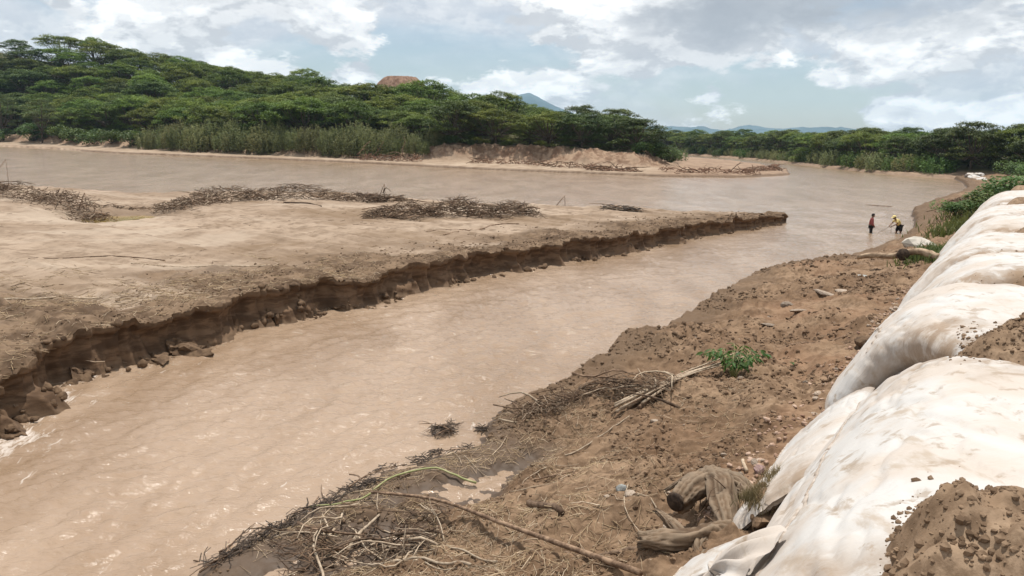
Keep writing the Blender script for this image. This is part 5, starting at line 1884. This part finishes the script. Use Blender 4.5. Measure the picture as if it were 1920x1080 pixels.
def scatter_rocks(name, spots, mat, label, cat, seed, jitter=0.3):
    """many crumbs as one uncountable mass"""
    g = np.random.default_rng(seed)
    base = []
    for k in range(5):
        me = rock_mesh('crumb', 760 + k + seed, mat, 2 if len(spots) < 1000 else 1, 0.8, 0.6, 0.45)
        co = np.array([v.co[:] for v in me.vertices])
        fa = np.array([p.vertices[:] for p in me.polygons])
        bpy.data.meshes.remove(me)
        base.append((co, fa))
    mb = MB()
    for (x, y, z, s) in spots:
        co, fa = base[int(g.integers(0, 5))]
        a = g.uniform(0, 6.28)
        R = np.array([[math.cos(a), -math.sin(a), 0], [math.sin(a), math.cos(a), 0], [0, 0, 1]])
        sc = s * g.uniform(0.7, 1.25, 3)
        mb.add((co * sc) @ R.T + [x, y, z + s * 0.15], fa)
    o = mb.build(name, mat, None, len(spots) < 4000)
    tag(o, label, cat, None, 'stuff')


def crumbs():
    g = np.random.default_rng(61)
    sp = []
    for k in range(520):
        s = 8.2 + 17 * g.uniform(0, 1) ** 1.4
        q = (1.95 if s > 11.4 else 2.25) + abs(g.normal(0, 0.25))
        x, y = dike_xy(np.array(s), np.array(q))
        sp.append((float(x), float(y), gz(float(x), float(y)), g.uniform(0.012, 0.05)))
    scatter_rocks('rubble', sp, M_rubble, 'reddish rubble along the foot of the white bags', 'rubble', 1)
    sp = []
    n = 90000
    A, Rr = np.radians(g.uniform(-25, 27.5, n)), 7.6 * (42 / 7.6) ** g.uniform(0, 1, n)
    X, Y = Rr * np.sin(A), Rr * np.cos(A)
    m = fbm(X * 0.30, Y * 0.30, None, 77, 3) + 0.55 * fbm(X * 1.3, Y * 1.3, None, 78, 3)
    q = -0.848 * X + 0.53 * Y
    ok = (q > 2.2) & (m > g.uniform(-0.2, 0.46, n))
    for x, y, r in zip(X[ok], Y[ok], Rr[ok]):
        z = gz(x, y)
        if z < 0.09:
            continue
        sz = 0.007 + 0.042 * g.uniform() ** 2.6
        sp.append((x, y, z - 0.2 * sz, sz * (r / 11) ** 0.75))
        if len(sp) >= 16000:
            break
    E_ = np.array(BANK_EDGE)
    dd = seg_dist(np.array([p[0] for p in sp]), np.array([p[1] for p in sp]), E_)
    wetm = dd + g.normal(0, 0.5, len(sp)) < 2.0
    scatter_rocks('dark_clods', [p for p, w_ in zip(sp, wetm) if w_], M_lipcrumb, 'dark moist earth clods along the edge of the near bank', 'earth', 4)
    scatter_rocks('earth_clods', [p for p, w_ in zip(sp, wetm) if not w_], M_dryclod, 'loose broken earth clods over the near bank', 'earth', 2)
    sp = []
    for k in range(11000):
        i = int(len(BAR_E) * g.uniform(0.03, 0.98) ** 0.95)
        din = abs(g.normal(0, 1.9)) - 0.05
        p = BAR_E[i] - BAR_N[i] * din
        if fbm(np.array([p[0] * 0.7]), np.array([p[1] * 0.7]), None, 65, 3)[0] < g.uniform(-0.35, 0.3):
            continue
        z = gz(p[0], p[1], 'bar')
        sz = 0.010 + 0.04 * g.uniform() ** 2
        sp.append((p[0], p[1], z - 0.2 * sz, sz * (0.7 + 0.9 * p[1] / 40)))
    scatter_rocks('lip_crumbs', sp, M_lipcrumb, 'crumbled clay behind the lip of the cut sandbar bank', 'earth', 3)
    sp = []
    for gap, wd in ((4.35, 0.8), (9.95, 0.75), (14.8, 0.4), (18.9, 0.4), (23.8, 0.5)):
        for k in range(2600 if gap < 11 else 300):
            ss, qq = gap + g.normal(0, wd * 0.52), 0.35 - 2.2 * g.uniform()
            x, y = dike_xy(np.array(ss), np.array(qq))
            z = gz(float(x), float(y), ('dike', 'bag'))
            sz = 0.005 + 0.030 * g.uniform() ** 3
            sp.append((float(x), float(y), z - 0.15 * sz, sz))
    scatter_rocks('spilled_earth', sp, M_spill, 'spilled earth crumbs on and between the white bags', 'earth', 5)
    sp = []
    for k in range(900):
        i = int(len(BAR_E) * g.uniform(0.05, 0.97))
        if fbm(np.array([BAR_S[i] * 0.35]), np.array([0.0]), None, 57, 3)[0] < g.uniform(-0.25, 0.35):
            continue
        p = BAR_E[i] + BAR_N[i] * g.uniform(-0.05, 0.42)
        sp.append((p[0], p[1], max(gz(p[0], p[1], 'bar'), -0.05) + 0.01, 0.03 + 0.13 * g.uniform() ** 2.5))
    scatter_rocks('fallen_clods', sp, M_clod, 'fallen clay clods along the foot of the cut bank', 'earth', 6)
    # slumped blocks at the foot of the cut bank
    labs = {0: 'big rounded slumped clay block at the foot of the cut bank', 1: 'low slumped clay lump left of the big rounded block', 2: 'angular slumped clay slab at the water below the cut bank',
            3: 'slumped clay lump at the near left end of the cut bank', 4: 'slumped clay block in the middle of the cut bank', 5: 'small slumped clay block further along the cut bank', 6: 'small clay block near the far end of the cut bank',
            7: 'dark rooty clump in the white water at the left frame edge', 8: 'dark rooty clump hanging at the near left lip of the cut bank', 9: 'leaning clay slab against the cut bank', 10: 'slumped clay pile before the leaning slab'}
    for k, (x, y, s) in enumerate(((-8.35, 19.2, (0.55, 0.40, 0.42)), (-8.75, 18.55, (0.7, 0.35, 0.25)), (-7.95, 18.9, (0.45, 0.35, 0.22)), (-9.55, 16.9, (0.4, 0.3, 0.3)), (-4.7, 26.0, (0.5, 0.35, 0.28)),
                                   (-2.3, 29.9, (0.4, 0.28, 0.25)), (6.2, 39.6, (0.55, 0.35, 0.2)), (-9.1, 13.6, (0.35, 0.3, 0.2)), (-9.35, 14.9, (0.45, 0.4, 0.3)), (-6.9, 22.4, (0.35, 0.22, 0.5)), (-5.6, 24.7, (0.55, 0.35, 0.2)))):
        me = rock_mesh('clay_block', 790 + k, M_clod, 4, 0.8, 0.8, 0.5)
        place_rock('clay_block', me, x, y, s, labs[k], 'clay block', 'slumped blocks at the foot of the cut bank', z=-0.03, sink=0.3)


crumbs()


def litter(name, spots, mat, label, seed, lrange, w, ground, pale=0.5):
    g = np.random.default_rng(seed)
    mb = MB()
    for (x, y) in spots:
        L = g.uniform(*lrange)
        a = g.uniform(0, 6.28)
        d = np.array([math.cos(a), math.sin(a)]) * L / 2
        c = gz(x, y, ground)
        P = []
        for t in (-1, 0, 1):
            xx, yy = x + d[0] * t + g.normal(0, 0.05) * L, y + d[1] * t + g.normal(0, 0.05) * L
            P.append((xx, yy, min(max(gz(xx, yy, ground), c - 0.03), c + 0.05) + w * 0.8 + abs(g.normal(0, 0.012))))
        add_tube(mb, P, w * g.uniform(0.6, 1.3), 3, False, a=g.uniform(0, 0.9) if g.uniform() < pale else 0.0)
    o = mb.build(name, mat)
    tag(o, label, 'straw', None, 'stuff')


def all_litter():
    g = np.random.default_rng(71)
    sp = []
    while len(sp) < 3600:
        i = int(len(BAR_E) * g.uniform(0.12, 0.72) ** 1.0)
        din = abs(g.normal(0, 3.6))
        if fbm(np.array([BAR_E[i][0] * 0.3]), np.array([din * 0.3]), None, 5, 3)[0] < g.uniform(-0.35, 0.25):
            continue
        p = BAR_E[i] - BAR_N[i] * din
        if g.uniform() > np.interp(p[1], [14, 24, 32], [1, 0.75, 0.08]):
            continue
        sp.append((p[0], p[1]))
    litter('straw_litter', sp, M_straw, 'dry straw and twigs strewn over the near left of the sandbar', 1, (0.12, 0.5), 0.0065, 'bar')
    sp = []
    while len(sp) < 5600:
        a, r = rad(g.uniform(-24, 18)), 7.4 * (16 / 7.4) ** g.uniform(0, 1)
        x, y = r * math.sin(a), r * math.cos(a)
        z = gz(x, y)
        q = -0.848 * x + 0.53 * y
        if z < 0.06 or q < 2.6 or g.uniform() > np.interp(q, [2.6, 3.6, 5.5, 9], [0.05, 0.35, 1.0, 1.0]):
            continue
        if fbm(np.array([x * 0.6]), np.array([y * 0.6]), None, 9, 3)[0] < g.uniform(-0.45, 0.2):
            continue
        sp.append((x, y))
    litter('straw_litter', sp, M_straw, 'dry straw and stalks matted over the mud of the near bank', 2, (0.06, 0.32), 0.0038, 'bank')
    sp = []
    while len(sp) < 320:
        x, y = g.uniform(-34, 14), g.uniform(20, 56)
        if gz(x, y, 'bar') < 0.35 or fbm(np.array([x * 0.2]), np.array([y * 0.2]), None, 12, 3)[0] < g.uniform(-0.3, 0.3):
            continue
        sp.append((x, y))
    litter('sand_litter', sp, M_twig, 'sparse dark twigs and scraps over the open sand', 3, (0.08, 0.45), 0.008, 'bar', 0.2)
    # single twigs one can make out
    for k in range(34):
        a, r = rad(g.uniform(-20, 10)), g.uniform(8.2, 13)
        x, y = r * math.sin(a), r * math.cos(a)
        if gz(x, y) < 0.06 or -0.848 * x + 0.53 * y < 3:
            continue
        b = g.uniform(0, 6.28)
        L = g.uniform(0.35, 1.0)
        lay_stick('twig', [(x, y), (x + math.cos(b) * L / 2 + g.normal(0, 0.05), y + math.sin(b) * L / 2), (x + math.cos(b + 0.2) * L, y + math.sin(b + 0.2) * L)], 0.009, 0.005,
                  (M_pale, M_drift, M_pale)[k % 3], 'single thin dry twig lying on the mud of the near bank', 'twig', n=9, group='loose twigs on the near bank', sides=5, lift=0.012)


all_litter()


# ------------------------------------------------------------------ white bags far along the shore
def far_bags():
    for k, (x, y, s, lab) in enumerate(((79.5, 138.5, (2.6, 1.2, 0.75), 'far white bag at the waterline where the bank meets the forest'), (82.5, 141.5, (2.2, 1.1, 0.8), 'far white bag highest on the shore where the bank meets the forest'),
                                        (77.5, 134, (2.0, 1.0, 0.6), 'far white bag nearest the viewer at the forest end of the bank'), (75.0, 128, (1.6, 0.9, 0.5), 'small far white bag beside the dark creepers'))):
        me = rock_mesh('far_bag', 840 + k, M_bag, 3, 0.8, 0.35, 0.2)
        place_rock('far_bag', me, x, y, s, lab, 'bag', 'white bags far along the shore', z=0.5, rot=0.9)


far_bags()


# ------------------------------------------------------------------ people
M_skin = simple_mat('brown_skin', (0.17, 0.085, 0.05), (0.21, 0.11, 0.068), 8.0, 0.6)
M_hair = simple_mat('black_hair', (0.012, 0.010, 0.009), (0.03, 0.024, 0.02), 30.0, 0.5)
M_red = simple_mat('maroon_check_shirt', (0.20, 0.045, 0.045), (0.36, 0.115, 0.105), 26.0, 0.9)
M_yellow = simple_mat('yellow_shirt', (0.66, 0.52, 0.20), (0.78, 0.65, 0.30), 5.0, 0.9)
M_black = simple_mat('black_cloth', (0.012, 0.011, 0.012), (0.028, 0.026, 0.028), 6.0, 0.9)
M_eye = simple_mat('eye', (0.02, 0.015, 0.01), (0.03, 0.02, 0.015), 3.0, 0.3)


def person(loc, rz, pose, shirt, label, group):
    """local +x is the way the person faces; z = 0 at the soles"""
    root = empty('person', loc, rz)
    J, Ed, Rd = [], [], []

    def add(p, r, par=None):
        J.append(p)
        Rd.append(r)
        if par is not None:
            Ed.append((par, len(J) - 1))
        return len(J) - 1
    pel = add(pose['pelvis'], (0.135, 0.115))
    waist = add(pose['waist'], (0.125, 0.095), pel)
    chest = add(pose['chest'], (0.155, 0.11), waist)
    neckb = add(pose['neckb'], 0.065, chest)
    neck = add(pose['neck'], 0.052, neckb)
    head = add(pose['head'], (0.078, 0.088), neck)
    top = add(pose['top'], (0.07, 0.075), head)
    f = np.array(pose['face'])
    add(tuple(np.array(pose['head']) + f * 0.10 + np.array([0, 0, -0.005])), 0.018, head)      # nose
    arms, legs = [], []
    for sgn, k in ((1, 'l'), (-1, 'r')):
        sh = add(pose['sh' + k], 0.060, chest)
        el = add(pose['el' + k], 0.043, sh)
        wr = add(pose['wr' + k], 0.030, el)
        d = np.array(pose['wr' + k]) - np.array(pose['el' + k])
        d /= np.linalg.norm(d)
        pc = np.array(pose['wr' + k]) + d * 0.07
        palm = add(tuple(pc), 0.036, wr)
        side = np.cross(d, (0, 0, 1.0))
        side /= np.linalg.norm(side) + 1e-6
        curl = np.cross(side, d)
        for i, ln in enumerate((0.062, 0.07, 0.066, 0.05)):
            b0 = pc + side * (0.027 - 0.018 * i) + d * 0.02
            b1 = b0 + d * ln * 0.55 - curl * 0.012
            b2 = b1 + d * ln * 0.30 - curl * 0.030
            a_ = add(tuple(b1), 0.009, palm)
            add(tuple(b2), 0.008, a_)
        th_ = add(tuple(pc + side * 0.045 - d * 0.005 - curl * 0.015), 0.011, palm)
        add(tuple(pc + side * 0.055 + d * 0.03 - curl * 0.03), 0.009, th_)
        arms.append((sh, el, wr))
        hp = add(pose['hip' + k], 0.088, pel)
        kn = add(pose['kn' + k], 0.058, hp)
        an = add(pose['an' + k], 0.042, kn)
        ft = add(tuple(np.array(pose['an' + k]) + np.array([0.13, 0, -0.045])), 0.035, an)
        legs.append((hp, kn, an))
    skin_object('body', J, Ed, Rd, M_skin, root, 0, 1)
    A = lambda i: np.array(J[i])
    sv, se, sr = [A(pel) + [0, 0, -0.02], A(waist), A(chest), A(neckb) + [0, 0, -0.015]], [(0, 1), (1, 2), (2, 3)], [(0.165, 0.15), (0.16, 0.135), (0.185, 0.145), 0.085]
    for (sh, el, wr) in arms:
        b = len(sv)
        end = A(wr) * 0.85 + A(el) * 0.15 if shirt['long'] else A(el) * 0.8 + A(sh) * 0.2
        sv += [A(sh), (A(sh) + end) / 2 if not shirt['long'] else A(el), end]
        se += [(2, b), (b, b + 1), (b + 1, b + 2)]
        sr += [0.085, 0.072, 0.058 if shirt['long'] else 0.068]
    skin_object('shirt', [tuple(v) for v in sv], se, sr, shirt['mat'], root, 0, 1)
    tv, te, tr = [A(pel) + [0, 0, 0.03]], [], [(0.158, 0.145)]
    for (hp, kn, an) in legs:
        b = len(tv)
        end = A(an) + [0, 0, 0.05] if shirt['long'] else A(kn) * 0.95 + A(hp) * 0.05
        mid = A(kn) if shirt['long'] else (A(hp) + A(kn)) / 2
        tv += [A(hp), mid, end]
        te += [(0, b), (b, b + 1), (b + 1, b + 2)]
        tr += [0.115, 0.088 if shirt['long'] else 0.115, 0.075 if shirt['long'] else 0.118]
    skin_object('trousers' if shirt['long'] else 'shorts', [tuple(v) for v in tv], te, tr, M_black, root, 0, 1)
    h = np.array(pose['head'])
    t = np.array(pose['top'])
    up = (t - h) / np.linalg.norm(t - h)
    # hair as a shell over the back and top of the head
    th = np.linspace(0, 2 * math.pi, 20, endpoint=False)
    c = h * 0.45 + t * 0.55
    fx = f - up * (f @ up)
    fx /= np.linalg.norm(fx)
    fy = np.cross(up, fx)
    mb = MB()
    rows = []
    for el in np.linspace(-0.65, 1.57, 9):
        r = math.cos(el) * 0.108
        cutf = np.where((np.cos(th) > 0.25) & (el < 0.35), 0.62, 1.0)[:, None]
        rows.append(c + up * math.sin(el) * 0.118 + (np.cos(th)[:, None] * fx * 1.08 + np.sin(th)[:, None] * fy * 0.92) * r * cutf - fx * 0.012)
    mb.add(np.vstack(rows), grid_faces(9, 20, True))
    mb.build('hair', M_hair, root)
    for sgn in (-1, 1):
        mb = MB()
        e = h + fx * 0.083 + fy * sgn * 0.032 + up * 0.02
        add_tube(mb, [e - fx * 0.01, e + fx * 0.006], [0.012, 0.008], 6)
        mb.build('eye', M_eye, root)
        mb = MB()
        e = h + fy * sgn * 0.082
        add_tube(mb, [e - up * 0.03, e, e + up * 0.03], [0.010, 0.018, 0.012], 6)
        mb.build('ear', M_skin, root)
    mb = MB()
    m = h + fx * 0.086 - up * 0.045
    add_tube(mb, [m - fy * 0.022, m, m + fy * 0.022], [0.005, 0.008, 0.005], 5)
    mb.build('mouth', M_red, root)
    if shirt.get('cap'):
        mb = MB()
        rows = []
        for el in np.linspace(0.05, 1.57, 7):
            r = math.cos(el) * 0.125
            rows.append(c + up * (0.01 + math.sin(el) * 0.125) + (np.cos(th)[:, None] * fx * 1.08 + np.sin(th)[:, None] * fy * 0.95) * r)
        mb.add(np.vstack(rows), grid_faces(7, 20, True))
        a = np.linspace(-1.1, 1.1, 9)
        inn = c + up * 0.015 + (np.cos(a)[:, None] * fx + np.sin(a)[:, None] * fy) * 0.12
        outr = c - up * 0.01 + np.cos(a)[:, None] * fx * 0.21 + np.sin(a)[:, None] * fy * 0.12
        V = np.vstack([inn, outr, inn - up * 0.008, outr - up * 0.008])
        n = 9
        F = [(i, i + 1, n + i + 1, n + i) for i in range(8)] + [(2 * n + i, 3 * n + i, 3 * n + i + 1, 2 * n + i + 1) for i in range(8)] + [(n + i, n + i + 1, 3 * n + i + 1, 3 * n + i) for i in range(8)]
        mb.add(V, F)
        mb.build('cap', M_yellow, root)
    tag(root, label, 'person', group)
    return root


def people():
    up = dict(pelvis=(0, 0, 0.92), waist=(0.0, 0, 1.08), chest=(0.02, 0, 1.28), neckb=(0.03, 0, 1.42), neck=(0.045, 0, 1.47), head=(0.075, 0, 1.555), top=(0.075, 0, 1.635), face=(0.95, 0.0, -0.3),
              shl=(0.0, 0.175, 1.37), ell=(0.03, 0.215, 1.10), wrl=(0.17, 0.15, 0.93), shr=(0.0, -0.175, 1.37), elr=(0.02, -0.225, 1.10), wrr=(0.16, -0.16, 0.92),
              hipl=(0, 0.09, 0.86), knl=(0.02, 0.10, 0.48), anl=(-0.02, 0.10, 0.08), hipr=(0, -0.09, 0.86), knr=(0.03, -0.10, 0.48), anr=(0.0, -0.10, 0.08))
    person((22.95, 50.55, -0.44), rad(-22), up, dict(mat=M_red, long=True), 'person in a maroon shirt and dark trousers standing thigh deep in the river', 'people wading in the river')
    be = dict(pelvis=(0, 0, 0.90), waist=(0.10, 0, 1.04), chest=(0.26, 0, 1.19), neckb=(0.36, 0, 1.28), neck=(0.40, 0, 1.315), head=(0.47, 0, 1.38), top=(0.48, 0, 1.46), face=(0.85, 0, -0.5),
              shl=(0.27, 0.18, 1.26), ell=(0.40, 0.23, 1.00), wrl=(0.62, 0.10, 0.86), shr=(0.27, -0.18, 1.26), elr=(0.42, -0.22, 1.02), wrr=(0.66, -0.08, 0.90),
              hipl=(0, 0.11, 0.85), knl=(0.03, 0.17, 0.47), anl=(-0.08, 0.18, 0.08), hipr=(0, -0.11, 0.85), knr=(0.10, -0.15, 0.47), anr=(0.06, -0.16, 0.08))
    p2 = (24.98, 50.95, -0.40)
    a = rad(192)
    person(p2, a, be, dict(mat=M_yellow, long=False, cap=True), 'person in a yellow shirt, cap and black shorts bending over a pole in the river', 'people wading in the river')

    def wpt(l):
        return np.array([p2[0] + l[0] * math.cos(a) - l[1] * math.sin(a), p2[1] + l[0] * math.sin(a) + l[1] * math.cos(a), p2[2] + l[2]])
    h0 = wpt((0.72, 0.02, 0.845))
    mb = MB()
    add_tube(mb, [wpt((0.62, 0.03, 0.90)) - h0, h0 - h0, wpt((1.75, -0.10, 0.25)) - h0], [0.010, 0.010, 0.009], 7)
    o = mb.build('wading_pole', M_drift)
    o.location = h0
    tag(o, 'thin slanted pole held in the water by the person in yellow', 'pole')
    h1 = wpt((0.69, 0.12, 0.80))
    mb = MB()
    add_tube(mb, [(0, 0, 0.08), (0, 0, -0.3), (0.01, 0, -0.75)], [0.009, 0.009, 0.009], 7)
    o = mb.build('short_stick', M_drift)
    o.location = h1
    tag(o, 'short upright stick below the hands of the person in yellow', 'stick')


people()


# ------------------------------------------------------------------ air
def haze():
    me = bpy.data.meshes.new('haze')
    bm = bmesh.new()
    bmesh.ops.create_cube(bm, size=1.0)
    for v in bm.verts:
        v.co = (v.co.x * 13600, v.co.y * 13600, -3.2 if v.co.z < 0 else 380.0)
    bm.to_mesh(me)
    bm.free()
    m = bpy.data.materials.new('pale_haze')
    m.use_nodes = True
    t = NT(m.node_tree)
    out = t.n('ShaderNodeOutputMaterial')
    v = t.n('ShaderNodeVolumePrincipled')
    v.inputs['Color'].default_value = (0.58, 0.82, 1.0, 1)
    v.inputs['Density'].default_value = HAZE_DENSITY
    v.inputs['Anisotropy'].default_value = 0.0
    t.t.links.new(v.outputs[0], out.inputs['Volume'])
    me.materials.append(m)
    o = link(bpy.data.objects.new('haze', me))
    tag(o, 'pale blue haze filling the air over the valley', 'haze', None, 'stuff')


HAZE_DENSITY = 0.9e-4
haze()
